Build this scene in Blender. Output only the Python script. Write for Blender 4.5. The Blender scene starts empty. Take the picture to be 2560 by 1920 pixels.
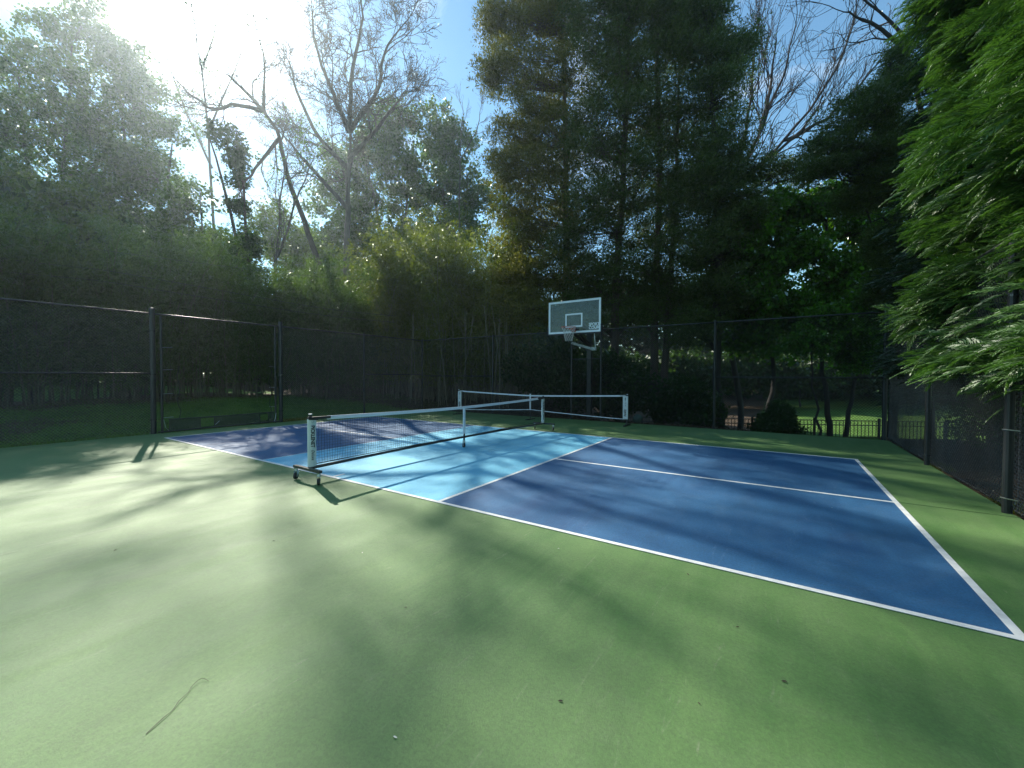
import bpy, math, random
import numpy as np
from mathutils import Vector, Matrix

SC = bpy.context.scene
COL = SC.collection
R = math.radians
rng = np.random.default_rng(7)
random.seed(7)

# ------------------------------------------------------------------ camera
CAM = np.array([12.185, -3.516, 1.506])
YAW, PITCH, ROLL, FPX = 2.15104, -0.02133, 0.00297, 1016.25
_F = np.array([math.cos(PITCH)*math.cos(YAW), math.cos(PITCH)*math.sin(YAW), math.sin(PITCH)])
_R = np.array([math.sin(YAW), -math.cos(YAW), 0.0])
_U = np.cross(_R, _F)
_R2 = math.cos(ROLL)*_R + math.sin(ROLL)*_U
_U2 = -math.sin(ROLL)*_R + math.cos(ROLL)*_U
cam = bpy.data.cameras.new('camera')
cam.sensor_width = 36.0
cam.sensor_fit = 'HORIZONTAL'
cam.lens = 36.0*FPX/2560.0
cam.clip_start = 0.05
cam.clip_end = 2000.0
camo = bpy.data.objects.new('camera', cam)
camo.matrix_world = Matrix(((_R2[0], _U2[0], -_F[0], CAM[0]), (_R2[1], _U2[1], -_F[1], CAM[1]), (_R2[2], _U2[2], -_F[2], CAM[2]), (0, 0, 0, 1)))
COL.objects.link(camo)
SC.camera = camo

# ------------------------------------------------------------------ sky, sun, exposure
SUN_AZ, SUN_EL = R(161.5), R(36.5)
SUN = np.array([math.cos(SUN_AZ)*math.cos(SUN_EL), math.sin(SUN_AZ)*math.cos(SUN_EL), math.sin(SUN_EL)])
world = bpy.data.worlds.new('World')
SC.world = world
world.use_nodes = True
nt = world.node_tree
nt.nodes.clear()
N = nt.nodes.new
def lk(t, a, b): t.links.new(a, b)
out = N('ShaderNodeOutputWorld')
bg = N('ShaderNodeBackground')
bg.inputs['Strength'].default_value = 0.105
sky = N('ShaderNodeTexSky')
sky.sky_type = 'NISHITA'
sky.sun_disc = False
sky.sun_elevation = SUN_EL
sky.sun_rotation = R(90) - SUN_AZ
sky.altitude = 50
sky.air_density = 1.15
sky.dust_density = 0.15
sky.ozone_density = 3.0
tc = N('ShaderNodeTexCoord')
# thin cirrus, and the bright whitened sky round the sun
mp = N('ShaderNodeMapping'); mp.inputs['Scale'].default_value = (1.6, 1.0, 3.4); mp.inputs['Rotation'].default_value = (0.2, 0.5, 0.9)
lk(nt, tc.outputs['Generated'], mp.inputs['Vector'])
nz = N('ShaderNodeTexNoise'); nz.inputs['Scale'].default_value = 2.3; nz.inputs['Detail'].default_value = 9; nz.inputs['Roughness'].default_value = 0.62; nz.inputs['Distortion'].default_value = 0.7
lk(nt, mp.outputs['Vector'], nz.inputs['Vector'])
cr = N('ShaderNodeValToRGB'); cr.color_ramp.elements[0].position = 0.54; cr.color_ramp.elements[1].position = 0.78
cr.color_ramp.elements[0].color = (0, 0, 0, 1); cr.color_ramp.elements[1].color = (0.75, 0.75, 0.75, 1)
lk(nt, nz.outputs['Fac'], cr.inputs['Fac'])
dp = N('ShaderNodeVectorMath'); dp.operation = 'DOT_PRODUCT'; dp.inputs[1].default_value = tuple(SUN)
nrm = N('ShaderNodeVectorMath'); nrm.operation = 'NORMALIZE'
lk(nt, tc.outputs['Generated'], nrm.inputs[0]); lk(nt, nrm.outputs['Vector'], dp.inputs[0])
mx0 = N('ShaderNodeMath'); mx0.operation = 'MAXIMUM'; mx0.inputs[1].default_value = 0.0
lk(nt, dp.outputs['Value'], mx0.inputs[0])
def powm(e, k):
    a = N('ShaderNodeMath'); a.operation = 'POWER'; a.inputs[1].default_value = e
    lk(nt, mx0.outputs[0], a.inputs[0])
    b = N('ShaderNodeMath'); b.operation = 'MULTIPLY'; b.inputs[1].default_value = k
    lk(nt, a.outputs[0], b.inputs[0]); return b
g1, g2 = powm(170, 40.0), powm(30, .5)
gs = N('ShaderNodeMath'); gs.operation = 'ADD'; lk(nt, g1.outputs[0], gs.inputs[0]); lk(nt, g2.outputs[0], gs.inputs[1])
gc = N('ShaderNodeVectorMath'); gc.operation = 'SCALE'; gc.inputs[0].default_value = (0.95, 1.0, 1.0); lk(nt, gs.outputs[0], gc.inputs['Scale'])
cm = N('ShaderNodeMix'); cm.data_type = 'RGBA'; cm.inputs['B'].default_value = (6.5, 7.2, 8.0, 1)
tn = N('ShaderNodeVectorMath'); tn.operation = 'MULTIPLY'; tn.inputs[1].default_value = (.86, 1.08, 1.02)
lk(nt, sky.outputs['Color'], tn.inputs[0]); lk(nt, cr.outputs['Color'], cm.inputs['Factor']); lk(nt, tn.outputs['Vector'], cm.inputs['A'])
ad = N('ShaderNodeVectorMath'); ad.operation = 'ADD'
lk(nt, cm.outputs['Result'], ad.inputs[0]); lk(nt, gc.outputs['Vector'], ad.inputs[1])
lk(nt, ad.outputs['Vector'], bg.inputs['Color']); lk(nt, bg.outputs['Background'], out.inputs['Surface'])
sun = bpy.data.lights.new('sun', 'SUN')
sun.energy = 4.8
sun.angle = R(0.53)
sun.color = (1.0, 0.93, 0.81)
suno = bpy.data.objects.new('sun', sun)
suno.rotation_euler = Vector(SUN).to_track_quat('Z', 'Y').to_euler()
COL.objects.link(suno)
SC.view_settings.view_transform = 'Standard'
SC.view_settings.look = 'None'
SC.view_settings.exposure = 0.92
SC.view_settings.gamma = 1.0
SC.view_settings.use_curve_mapping = False
SC.cycles.max_bounces = 8
SC.cycles.transparent_max_bounces = 24
SC.cycles.volume_bounces = 0
SC.cycles.use_denoising = True

# ------------------------------------------------------------------ helpers: world places, meshes, objects
def at(u, v, D):
    """world point seen at the survey photo's (u, v) at forward distance D"""
    d = _F + _R2*(u-1280)/FPX + _U2*(960-v)/FPX
    fh = np.array([math.cos(YAW), math.sin(YAW)])
    return CAM + d*(D/(d[:2] @ fh))

class MB:
    def __init__(s): s.v = []; s.f = []; s.n = 0
    def add(s, v, f):
        v = np.asarray(v, float); s.v.append(v)
        s.f += [tuple(i + s.n for i in q) for q in f]; s.n += len(v); return s
    def box(s, c, size, rz=0.0, rot=None):
        x, y, z = [k/2 for k in size]
        v = np.array([(a*x, b*y, d*z) for d in (-1, 1) for b in (-1, 1) for a in (-1, 1)])
        if rot is not None: v = v @ np.asarray(rot).T
        elif rz:
            c_, s_ = math.cos(rz), math.sin(rz)
            v = v @ np.array([[c_, -s_, 0], [s_, c_, 0], [0, 0, 1]]).T
        return s.add(v + np.asarray(c, float), [(0, 2, 3, 1), (4, 5, 7, 6), (0, 1, 5, 4), (2, 6, 7, 3), (0, 4, 6, 2), (1, 3, 7, 5)])
    def beam(s, a, b, w, h):
        a, b = np.asarray(a, float), np.asarray(b, float); d = b-a; L = np.linalg.norm(d); d /= L
        up = np.array([0, 0, 1.]) if abs(d[2]) < .95 else np.array([1., 0, 0])
        y = np.cross(up, d); y /= np.linalg.norm(y); z = np.cross(d, y)
        return s.box((a+b)/2, (L, w, h), rot=np.stack([d, y, z], 1))
    def tube(s, path, r, n=6, cap=True):
        v, f = tube_np(path, r, n, cap); return s.add(v, f)
    def disc(s, c, axis, r, w, n=14):
        axis = np.asarray(axis, float)/np.linalg.norm(axis)
        c = np.asarray(c, float)
        return s.tube([c-axis*w/2, c+axis*w/2], [r, r], n)
    def dome(s, c, r, h, n=10):
        rings = [(r, 0), (r*.92, h*.4), (r*.6, h*.8), (r*.1, h)]
        return s.tube([np.asarray(c)+[0, 0, z] for _, z in rings], [q for q, _ in rings], n)

def tube_np(path, r, n=6, cap=True):
    P = np.asarray(path, float); m = len(P)
    r = np.full(m, r, float) if np.isscalar(r) else np.asarray(r, float)
    T = np.gradient(P, axis=0) if m > 2 else np.repeat((P[1]-P[0])[None], 2, 0)
    T /= np.maximum(np.linalg.norm(T, axis=1, keepdims=True), 1e-9)
    ref = np.array([0.13, 0.31, 0.94]) if abs(T.mean(0)[2]) < .85 else np.array([0.94, 0.21, 0.13])
    A = np.cross(T, ref); A /= np.maximum(np.linalg.norm(A, axis=1, keepdims=True), 1e-9)
    B = np.cross(T, A)
    th = np.arange(n)*2*math.pi/n
    V = P[:, None] + r[:, None, None]*(A[:, None]*np.cos(th)[None, :, None] + B[:, None]*np.sin(th)[None, :, None])
    V = V.reshape(-1, 3)
    F = [(i*n+j, i*n+(j+1) % n, (i+1)*n+(j+1) % n, (i+1)*n+j) for i in range(m-1) for j in range(n)]
    if cap: F += [tuple(range(n-1, -1, -1)), tuple((m-1)*n+j for j in range(n))]
    return V, F

def link(name, me, parent=None, kind=None, label=None, cat=None, group=None):
    o = bpy.data.objects.new(name, me); COL.objects.link(o)
    if parent is not None: o.parent = parent
    if kind: o['kind'] = kind
    if label: o['label'] = label
    if cat: o['category'] = cat
    if group: o['group'] = group
    return o
def root_of(p):
    while p is not None and p.parent is not None: p = p.parent
    return p
def build(mb, name, mat, parent=None, smooth=False, **kw):
    """world-coordinate mesh linked below parent (whose root stands unrotated at its base)"""
    V = np.concatenate(mb.v)
    off = np.zeros(3)
    if parent is not None: off = np.array(root_of(parent).location)
    me = bpy.data.meshes.new(name)
    me.from_pydata((V-off).tolist(), [], mb.f)
    me.materials.append(mat)
    if smooth: me.polygons.foreach_set('use_smooth', np.ones(len(me.polygons), bool))
    me.update()
    return link(name, me, parent, **kw)
def fastmesh(name, V, k, mat, smooth=False):
    """V (n,k,3): n separate faces of k corners"""
    n = len(V); me = bpy.data.meshes.new(name)
    me.vertices.add(n*k); me.vertices.foreach_set('co', np.ascontiguousarray(V, dtype=np.float32).ravel())
    me.loops.add(n*k); me.loops.foreach_set('vertex_index', np.arange(n*k, dtype=np.int32))
    me.polygons.add(n); me.polygons.foreach_set('loop_start', np.arange(0, n*k, k, dtype=np.int32))
    me.materials.append(mat); me.update(calc_edges=True)
    return me
def gridmesh(name, V, nx, ny, mat):
    me = bpy.data.meshes.new(name)
    i, j = np.meshgrid(np.arange(nx-1), np.arange(ny-1), indexing='ij')
    a = (i*ny+j).ravel()
    q = np.stack([a, a+ny, a+ny+1, a+1], 1).astype(np.int32)
    me.vertices.add(len(V)); me.vertices.foreach_set('co', np.ascontiguousarray(V, dtype=np.float32).ravel())
    me.loops.add(q.size); me.loops.foreach_set('vertex_index', q.ravel())
    me.polygons.add(len(q)); me.polygons.foreach_set('loop_start', np.arange(0, q.size, 4, dtype=np.int32))
    me.polygons.foreach_set('use_smooth', np.ones(len(q), bool))
    me.materials.append(mat); me.update(calc_edges=True); return me
def thing(name, label, cat, loc=(0, 0, 0), group=None):
    o = bpy.data.objects.new(name, None); COL.objects.link(o); o.location = [float(x) for x in loc]
    o.empty_display_size = 0.2
    o['label'] = label; o['category'] = cat
    if group: o['group'] = group
    return o
def text_mesh(name, s, size, mat, origin, xdir, ydir, parent, shear=0.0, extrude=0.0012, space=1.0, line=0.9, bold=0.0, sx=1.0, align='LEFT'):
    cu = bpy.data.curves.new(name, 'FONT'); cu.body = s; cu.size = size; cu.shear = shear; cu.extrude = extrude
    cu.space_character = space; cu.space_line = line; cu.offset = bold; cu.align_x = align; cu.resolution_u = 3
    to = bpy.data.objects.new(name, cu)
    me = bpy.data.meshes.new_from_object(to)
    bpy.data.objects.remove(to)
    n = len(me.vertices); co = np.zeros(n*3); me.vertices.foreach_get('co', co); co = co.reshape(-1, 3)
    X = np.asarray(xdir, float); Y = np.asarray(ydir, float); Z = np.cross(X, Y)
    W = np.asarray(origin, float) + co[:, :1]*sx*X + co[:, 1:2]*Y + co[:, 2:]*Z
    W -= np.array(root_of(parent).location)
    me.vertices.foreach_set('co', W.ravel()); me.materials.clear(); me.materials.append(mat); me.name = name; me.update()
    return link(name, me, parent)

# ------------------------------------------------------------------ materials
def newmat(name):
    m = bpy.data.materials.new(name); m.use_nodes = True
    t = m.node_tree; b = t.nodes['Principled BSDF']; return m, t, b
def node(t, ty, **kw):
    n = t.nodes.new(ty)
    for k, v in kw.items(): setattr(n, k, v)
    return n
def ramp(t, src, stops):
    c = node(t, 'ShaderNodeValToRGB'); e = c.color_ramp.elements
    while len(e) < len(stops): e.new(0.5)
    for q, (p, col) in zip(e, stops): q.position = p; q.color = (*col, 1) if len(col) == 3 else col
    t.links.new(src, c.inputs['Fac']); return c.outputs['Color']
def noise(t, scale, detail=4, rough=.55, vec=None, dist=0.0):
    n = node(t, 'ShaderNodeTexNoise'); n.inputs['Scale'].default_value = scale; n.inputs['Detail'].default_value = detail
    n.inputs['Roughness'].default_value = rough; n.inputs['Distortion'].default_value = dist
    if vec is not None: t.links.new(vec, n.inputs['Vector'])
    return n.outputs['Fac']
def objvec(t, scale=(1, 1, 1), rot=(0, 0, 0)):
    tc = node(t, 'ShaderNodeTexCoord'); m = node(t, 'ShaderNodeMapping')
    m.inputs['Scale'].default_value = scale; m.inputs['Rotation'].default_value = rot
    t.links.new(tc.outputs['Object'], m.inputs['Vector']); return m.outputs['Vector']
def mixc(t, fac, a, b, mode='MIX'):
    m = node(t, 'ShaderNodeMix', data_type='RGBA', blend_type=mode)
    for s, v in (('Factor', fac), ('A', a), ('B', b)):
        if isinstance(v, (int, float)): m.inputs[s].default_value = v
        elif isinstance(v, tuple): m.inputs[s].default_value = (*v, 1) if len(v) == 3 else v
        else: t.links.new(v, m.inputs[s])
    return m.outputs['Result']
def bump(t, b, h, strength, dist):
    n = node(t, 'ShaderNodeBump'); n.inputs['Strength'].default_value = strength; n.inputs['Distance'].default_value = dist
    t.links.new(h, n.inputs['Height']); t.links.new(n.outputs['Normal'], b.inputs['Normal'])
def simple(name, col, rough=.5, metal=0.0, spec=.5, var=0.25, vs=6.0, bmp=0.0, bs=60):
    m, t, b = newmat(name)
    f = noise(t, vs, 5, .6, objvec(t))
    lo = tuple(max(c*(1-var), 0) for c in col); hi = tuple(min(c*(1+var), 1) for c in col)
    t.links.new(ramp(t, f, [(.3, lo), (.7, hi)]), b.inputs['Base Color'])
    b.inputs['Roughness'].default_value = rough; b.inputs['Metallic'].default_value = metal; b.inputs['Specular IOR Level'].default_value = spec
    if bmp: bump(t, b, noise(t, bs, 3, .6, objvec(t)), bmp, .01)
    return m

def acrylic(name, col, pale, rough=.5, spec=.5, scuff=.35, chalk=(.30, .36, .28)):
    """painted hard-court acrylic: squeegee streaks, broad blotches, pale scuffs, sandy grain"""
    m, t, b = newmat(name)
    v1 = objvec(t, (2.4, .30, 1), (0, 0, R(-6)))
    streak = noise(t, 1.6, 8, .62, v1, .4)
    blot = noise(t, .45, 5, .6, objvec(t), .3)
    c = mixc(t, ramp(t, streak, [(.38, (0, 0, 0)), (.66, (1, 1, 1))]), col, pale)
    c = mixc(t, ramp(t, blot, [(.40, (0, 0, 0)), (.62, (.8, .8, .8))]), c, pale)
    # short pale scuffs along the play direction
    sv = objvec(t, (5.0, .55, 1), (0, 0, R(-14)))
    sc = noise(t, 3.1, 10, .72, sv, 1.2)
    fine = noise(t, 7.0, 9, .8, objvec(t, (1, 1, 1), (0, 0, .4)))
    scf = node(t, 'ShaderNodeMath', operation='MULTIPLY'); t.links.new(ramp(t, sc, [(.60, (0, 0, 0)), (.74, (1, 1, 1))]), scf.inputs[0]); t.links.new(ramp(t, fine, [(.42, (0, 0, 0)), (.7, (1, 1, 1))]), scf.inputs[1])
    sm = node(t, 'ShaderNodeMath', operation='MULTIPLY'); sm.inputs[1].default_value = scuff*1.2; t.links.new(scf.outputs[0], sm.inputs[0])
    c = mixc(t, sm.outputs[0], c, chalk)
    # dried puddle rims and broad worn patches
    rim_ = ramp(t, noise(t, .8, 6, .62, objvec(t, (1, 1, 1), (0, 0, 1.1)), .8), [(.46, (0, 0, 0)), (.50, (.05, .05, .05)), (.515, (.02, .02, .02)), (.62, (.0, .0, .0))])
    c = mixc(t, rim_, c, chalk)
    dirt = ramp(t, noise(t, 1.1, 9, .75, objvec(t, (1, .6, 1), (0, 0, 2.0)), .5), [(.52, (1, 1, 1)), (.74, (.70, .72, .70))])
    c = mixc(t, 1.0, c, dirt, 'MULTIPLY')
    grain = noise(t, 62, 8, .85, objvec(t))
    g = ramp(t, grain, [(.32, (.66, .66, .66)), (.68, (1.34, 1.34, 1.34))])
    c = mixc(t, 1.0, c, g, 'MULTIPLY')
    t.links.new(c, b.inputs['Base Color'])
    rr = node(t, 'ShaderNodeMapRange'); rr.inputs['To Min'].default_value = rough-.07; rr.inputs['To Max'].default_value = rough+.12
    t.links.new(streak, rr.inputs['Value']); t.links.new(rr.outputs['Result'], b.inputs['Roughness'])
    b.inputs['Specular IOR Level'].default_value = spec
    bump(t, b, noise(t, 90, 6, .85, objvec(t)), .55, .006)
    return m

M = {}
M['green'] = acrylic('court_green', (.035, .134, .013), (.086, .186, .040), .69, .90, 1.0, (.26, .28, .19))
M['blue'] = acrylic('court_blue', (.004, .070, .190), (.016, .110, .245), .68, .55, .5, (.25, .36, .48))
M['sky'] = acrylic('kitchen_blue', (.095, .430, .620), (.165, .520, .700), .66, .5, .4, (.45, .62, .72))
M['line'] = simple('line_paint', (.70, .72, .70), .6, var=.16, vs=9, bmp=.2, bs=200)
M['scratch'] = simple('chalk_scratch', (.17, .24, .12), .66, spec=.9, var=.3, vs=30)
M['seam'] = simple('seam_filler', (.045, .11, .035), .7)
M['vinyl'] = simple('black_vinyl', (.026, .028, .032), .26, spec=.9, vs=3)
M['post'] = simple('black_post_paint', (.011, .015, .016), .42, spec=.55, vs=8, bmp=.08, bs=40)
M['steel'] = simple('galvanised_steel', (.42, .46, .45), .35, .9, vs=20)
M['rubber'] = simple('black_rubber', (.018, .018, .019), .6, vs=20)
M['powder'] = simple('black_powder_coat', (.016, .017, .019), .36, spec=.6, vs=10)
M['grey'] = simple('wheel_hub_grey', (.16, .17, .17), .5)
M['tape'] = simple('white_net_tape', (.74, .77, .80), .6, var=.05, vs=10, bmp=.15, bs=50)
M['sleeve'] = simple('white_sleeve_cloth', (.66, .69, .68), .7, var=.08, vs=9, bmp=.4, bs=14)
M['cord'] = simple('black_net_cord', (.012, .013, .014), .55, vs=12)
M['ink'] = simple('black_ink', (.012, .012, .014), .6)
M['greyink'] = simple('grey_ink', (.25, .28, .31), .6)
M['paint'] = simple('white_glass_paint', (.84, .88, .88), .4, var=.04)
M['orange'] = simple('faded_orange_steel', (.50, .075, .035), .45, var=.25, vs=14)
M['netw'] = simple('white_hoop_net', (.62, .63, .60), .7)
M['galv'] = simple('mottled_strut_paint', (.34, .36, .34), .5, var=.55, vs=26)
M['screen'] = None
M['cable'] = simple('cable_black', (.03, .035, .04), .5)
M['petal'] = simple('petal', (.7, .68, .58), .6)
M['deadleaf'] = simple('dead_leaf', (.045, .032, .018), .7, var=.5, vs=30)
M['twig'] = simple('dry_twig', (.055, .045, .028), .7, var=.4, vs=40)
M['stone'] = simple('mossy_stone', (.06, .10, .085), .8, var=.3, vs=9, bmp=.6, bs=12)

def glassmat():
    m = bpy.data.materials.new('board_acrylic'); m.use_nodes = True; t = m.node_tree; t.nodes.clear()
    o = node(t, 'ShaderNodeOutputMaterial'); tr = node(t, 'ShaderNodeBsdfTransparent'); tr.inputs['Color'].default_value = (.80, .86, .84, 1)
    gl = node(t, 'ShaderNodeBsdfGlossy'); gl.inputs['Roughness'].default_value = .04; gl.inputs['Color'].default_value = (.9, .95, .95, 1)
    df = node(t, 'ShaderNodeBsdfDiffuse'); df.inputs['Color'].default_value = (.28, .33, .31, 1)
    fr = node(t, 'ShaderNodeFresnel'); fr.inputs['IOR'].default_value = 1.5
    m1 = node(t, 'ShaderNodeMixShader'); m2 = node(t, 'ShaderNodeMixShader')
    f = ramp(t, noise(t, 2.2, 7, .7, objvec(t, (1.2, 1, 3.2), (0, .6, 0)), .6), [(.4, (.01, .01, .01)), (.75, (.10, .10, .10))])
    t.links.new(f, m1.inputs['Fac']); t.links.new(tr.outputs[0], m1.inputs[1]); t.links.new(df.outputs[0], m1.inputs[2])
    t.links.new(fr.outputs[0], m2.inputs['Fac']); t.links.new(m1.outputs[0], m2.inputs[1]); t.links.new(gl.outputs[0], m2.inputs[2])
    t.links.new(m2.outputs[0], o.inputs['Surface']); return m
M['glass'] = glassmat()
def screenmat():
    m = bpy.data.materials.new('barrier_mesh_cloth'); m.use_nodes = True; t = m.node_tree; t.nodes.clear()
    o = node(t, 'ShaderNodeOutputMaterial'); tr = node(t, 'ShaderNodeBsdfTransparent')
    df = node(t, 'ShaderNodeBsdfDiffuse')
    t.links.new(ramp(t, noise(t, 3, 5, .6, objvec(t, (1, .6, 3))), [(.3, (.02, .025, .025)), (.7, (.085, .09, .085))]), df.inputs['Color'])
    mx = node(t, 'ShaderNodeMixShader'); mx.inputs['Fac'].default_value = .72
    t.links.new(tr.outputs[0], mx.inputs[1]); t.links.new(df.outputs[0], mx.inputs[2]); t.links.new(mx.outputs[0], o.inputs['Surface']); return m
M['screen'] = screenmat()

def leafmat(name, dark, light, trans=.4, gloss=.12, rough=.35, tint=(1.25, 1.35, .5), sc=.6):
    m = bpy.data.materials.new(name); m.use_nodes = True; t = m.node_tree; t.nodes.clear()
    o = node(t, 'ShaderNodeOutputMaterial')
    ge = node(t, 'ShaderNodeNewGeometry')
    n = noise(t, sc, 3, .5, objvec(t))
    a0 = node(t, 'ShaderNodeMath', operation='ADD'); oi = node(t, 'ShaderNodeObjectInfo')
    hf = node(t, 'ShaderNodeMath', operation='MULTIPLY'); hf.inputs[1].default_value = .45; t.links.new(ge.outputs['Random Per Island'], hf.inputs[0])
    hg = node(t, 'ShaderNodeMath', operation='MULTIPLY'); hg.inputs[1].default_value = .55; t.links.new(oi.outputs['Random'], hg.inputs[0])
    t.links.new(hf.outputs[0], a0.inputs[0]); t.links.new(hg.outputs[0], a0.inputs[1])
    a = node(t, 'ShaderNodeMath', operation='ADD'); t.links.new(a0.outputs[0], a.inputs[0]); t.links.new(n, a.inputs[1])
    h = node(t, 'ShaderNodeMath', operation='MULTIPLY'); h.inputs[1].default_value = .5; t.links.new(a.outputs[0], h.inputs[0])
    col = ramp(t, h.outputs[0], [(.2, dark), (.8, light)])
    df = node(t, 'ShaderNodeBsdfDiffuse'); t.links.new(col, df.inputs['Color'])
    tl = node(t, 'ShaderNodeBsdfTranslucent')
    t.links.new(mixc(t, 1.0, col, tint, 'MULTIPLY'), tl.inputs['Color'])
    gl = node(t, 'ShaderNodeBsdfGlossy'); gl.inputs['Roughness'].default_value = rough; gl.inputs['Color'].default_value = (.8, .85, .8, 1)
    m1 = node(t, 'ShaderNodeMixShader'); m1.inputs['Fac'].default_value = trans
    m2 = node(t, 'ShaderNodeMixShader')
    fr = node(t, 'ShaderNodeFresnel'); fr.inputs['IOR'].default_value = 1.35
    fm = node(t, 'ShaderNodeMath', operation='MULTIPLY'); fm.inputs[1].default_value = gloss*2.2; t.links.new(fr.outputs[0], fm.inputs[0])
    t.links.new(fm.outputs[0], m2.inputs['Fac'])
    t.links.new(df.outputs[0], m1.inputs[1]); t.links.new(tl.outputs[0], m1.inputs[2])
    t.links.new(m1.outputs[0], m2.inputs[1]); t.links.new(gl.outputs[0], m2.inputs[2]); t.links.new(m2.outputs[0], o.inputs['Surface'])
    return m
LM = {
 'broad': leafmat('leaf_broad_green', (.030, .070, .018), (.105, .180, .040), .5),
 'spring': leafmat('leaf_spring_green', (.060, .110, .022), (.150, .220, .050), .5),
 'maple': leafmat('leaf_maple_green', (.034, .105, .014), (.130, .290, .030), .62),
 'cedar': leafmat('leaf_cedar_olive', (.070, .088, .018), (.200, .200, .052), .55, .05, .5, (1.3, 1.25, .5)),
 'cedard': leafmat('leaf_cedar_dark', (.034, .066, .018), (.115, .160, .046), .52, .05, .5, (1.2, 1.3, .5)),
 'bamboo': leafmat('leaf_bamboo_dark', (.036, .078, .024), (.120, .185, .052), .55, .06, .35),
 'bamboog': leafmat('leaf_bamboo_gold', (.070, .100, .022), (.200, .225, .050), .6, .06, .35),
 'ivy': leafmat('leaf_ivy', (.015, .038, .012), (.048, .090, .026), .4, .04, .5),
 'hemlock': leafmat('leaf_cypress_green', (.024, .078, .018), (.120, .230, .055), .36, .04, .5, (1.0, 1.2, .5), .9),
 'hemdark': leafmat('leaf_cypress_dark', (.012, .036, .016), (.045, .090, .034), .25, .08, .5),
 'bud': leafmat('leaf_bud_red', (.080, .050, .032), (.150, .110, .060), .4),
 'grass': leafmat('blade_green', (.050, .115, .018), (.125, .215, .038), .55, .08, .4),
 'litter': leafmat('leaf_litter_brown', (.040, .026, .014), (.150, .105, .058), .2, .06, .6, (1, 1, .8), 2.0),
 'weed': leafmat('weed_yellow_green', (.070, .085, .020), (.210, .200, .045), .45),
}
def barkmat(name, a, b_, s=9, stretch=.25):
    m, t, b = newmat(name)
    v = objvec(t, (1, 1, stretch))
    f = noise(t, s, 8, .7, v, .5)
    t.links.new(ramp(t, f, [(.3, a), (.7, b_)]), b.inputs['Base Color']); b.inputs['Roughness'].default_value = .85
    bump(t, b, f, .9, .04); return m
BM = {
 'grey': barkmat('bark_grey', (.035, .030, .025), (.125, .110, .092)),
 'brown': barkmat('bark_brown', (.022, .016, .012), (.080, .060, .045)),
 'cedar': barkmat('bark_cedar', (.040, .028, .021), (.135, .100, .078), 12, .12),
 'dark': barkmat('bark_dark', (.012, .011, .010), (.040, .034, .029)),
 'culm': barkmat('bamboo_culm', (.060, .065, .030), (.160, .155, .085), 6, .1),
 'culmp': barkmat('bamboo_culm_pale', (.120, .110, .070), (.260, .235, .160), 6, .1),
}
def groundmat():
    m, t, b = newmat('lawn_and_soil')
    v = objvec(t)
    g = ramp(t, noise(t, 1.3, 8, .68, v), [(.28, (.035, .080, .014)), (.52, (.085, .175, .028)), (.78, (.150, .230, .045))])
    fine = ramp(t, noise(t, 28, 4, .7, v), [(.3, (.55, .55, .55)), (.7, (1.35, 1.35, 1.35))])
    g = mixc(t, 1.0, g, fine, 'MULTIPLY')
    at_ = node(t, 'ShaderNodeAttribute', attribute_name='litter')
    br = ramp(t, noise(t, 9, 8, .75, v), [(.3, (.030, .020, .012)), (.7, (.110, .078, .048))])
    mk = node(t, 'ShaderNodeMath', operation='ADD'); t.links.new(at_.outputs['Fac'], mk.inputs[0])
    nn = node(t, 'ShaderNodeMath', operation='SUBTRACT'); nn.inputs[1].default_value = .5; t.links.new(noise(t, 2.2, 7, .7, v), nn.inputs[0])
    n2 = node(t, 'ShaderNodeMath', operation='MULTIPLY'); n2.inputs[1].default_value = 1.6; t.links.new(nn.outputs[0], n2.inputs[0]); t.links.new(n2.outputs[0], mk.inputs[1])
    c = mixc(t, ramp(t, mk.outputs[0], [(.42, (0, 0, 0)), (.6, (1, 1, 1))]), g, br)
    t.links.new(c, b.inputs['Base Color']); b.inputs['Roughness'].default_value = .9; b.inputs['Specular IOR Level'].default_value = .2
    bump(t, b, noise(t, 30, 5, .8, v), .9, .04); return m
M['ground'] = groundmat()

# ------------------------------------------------------------------ terrain
def sstep(a, b, x):
    t = np.clip((x-a)/(b-a), 0, 1); return t*t*(3-2*t)
def terrain_z(x, y):
    x, y = np.asarray(x, float), np.asarray(y, float)
    z = np.full(np.broadcast(x, y).shape, -.045)
    left = sstep(-1.3, -8.5, x)
    z = z + .62*left*(.85+.15*np.sin(y*.5)) + .25*sstep(-8.5, -30, x)
    back = sstep(9.8, 13.5, y)*sstep(3.5, 8.5, x)
    z = z - 1.35*back
    bl = sstep(9.7, 13, y)*(1-sstep(3.5, 8.5, x))
    z = z + .35*bl
    z = z + 2.2*sstep(30, 90, y)*sstep(0, 20, x)
    right = sstep(14.45, 16.5, x)*(1-sstep(8, 11, y)); z = z + .22*right
    fade = sstep(.0, .8, np.maximum.reduce([-1.3-x, x-14.5, y-9.6, -13.0-y, np.zeros_like(x)]))
    z = z + fade*(.05*np.sin(x*1.3+y*.7)+.035*np.sin(y*2.1-x*.9)+.02*np.sin(x*4.1)*np.cos(y*3.7))
    return z
def axis(lo, hi, fine_lo, fine_hi, step, big):
    a = np.arange(fine_lo, fine_hi+step, step)
    l = fine_lo - np.cumsum(np.geomspace(step, big, 26)); l = l[l > lo]
    h = a[-1] + np.cumsum(np.geomspace(step, big, 26)); h = h[h < hi]
    return np.concatenate([[lo], l[::-1], a, h, [hi]])
gx = axis(-400, 400, -14, 20, .3, 40); gy = axis(-400, 400, -12, 24, .3, 40)
GX, GY = np.meshgrid(gx, gy, indexing='ij'); GZ = terrain_z(GX, GY)
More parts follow.
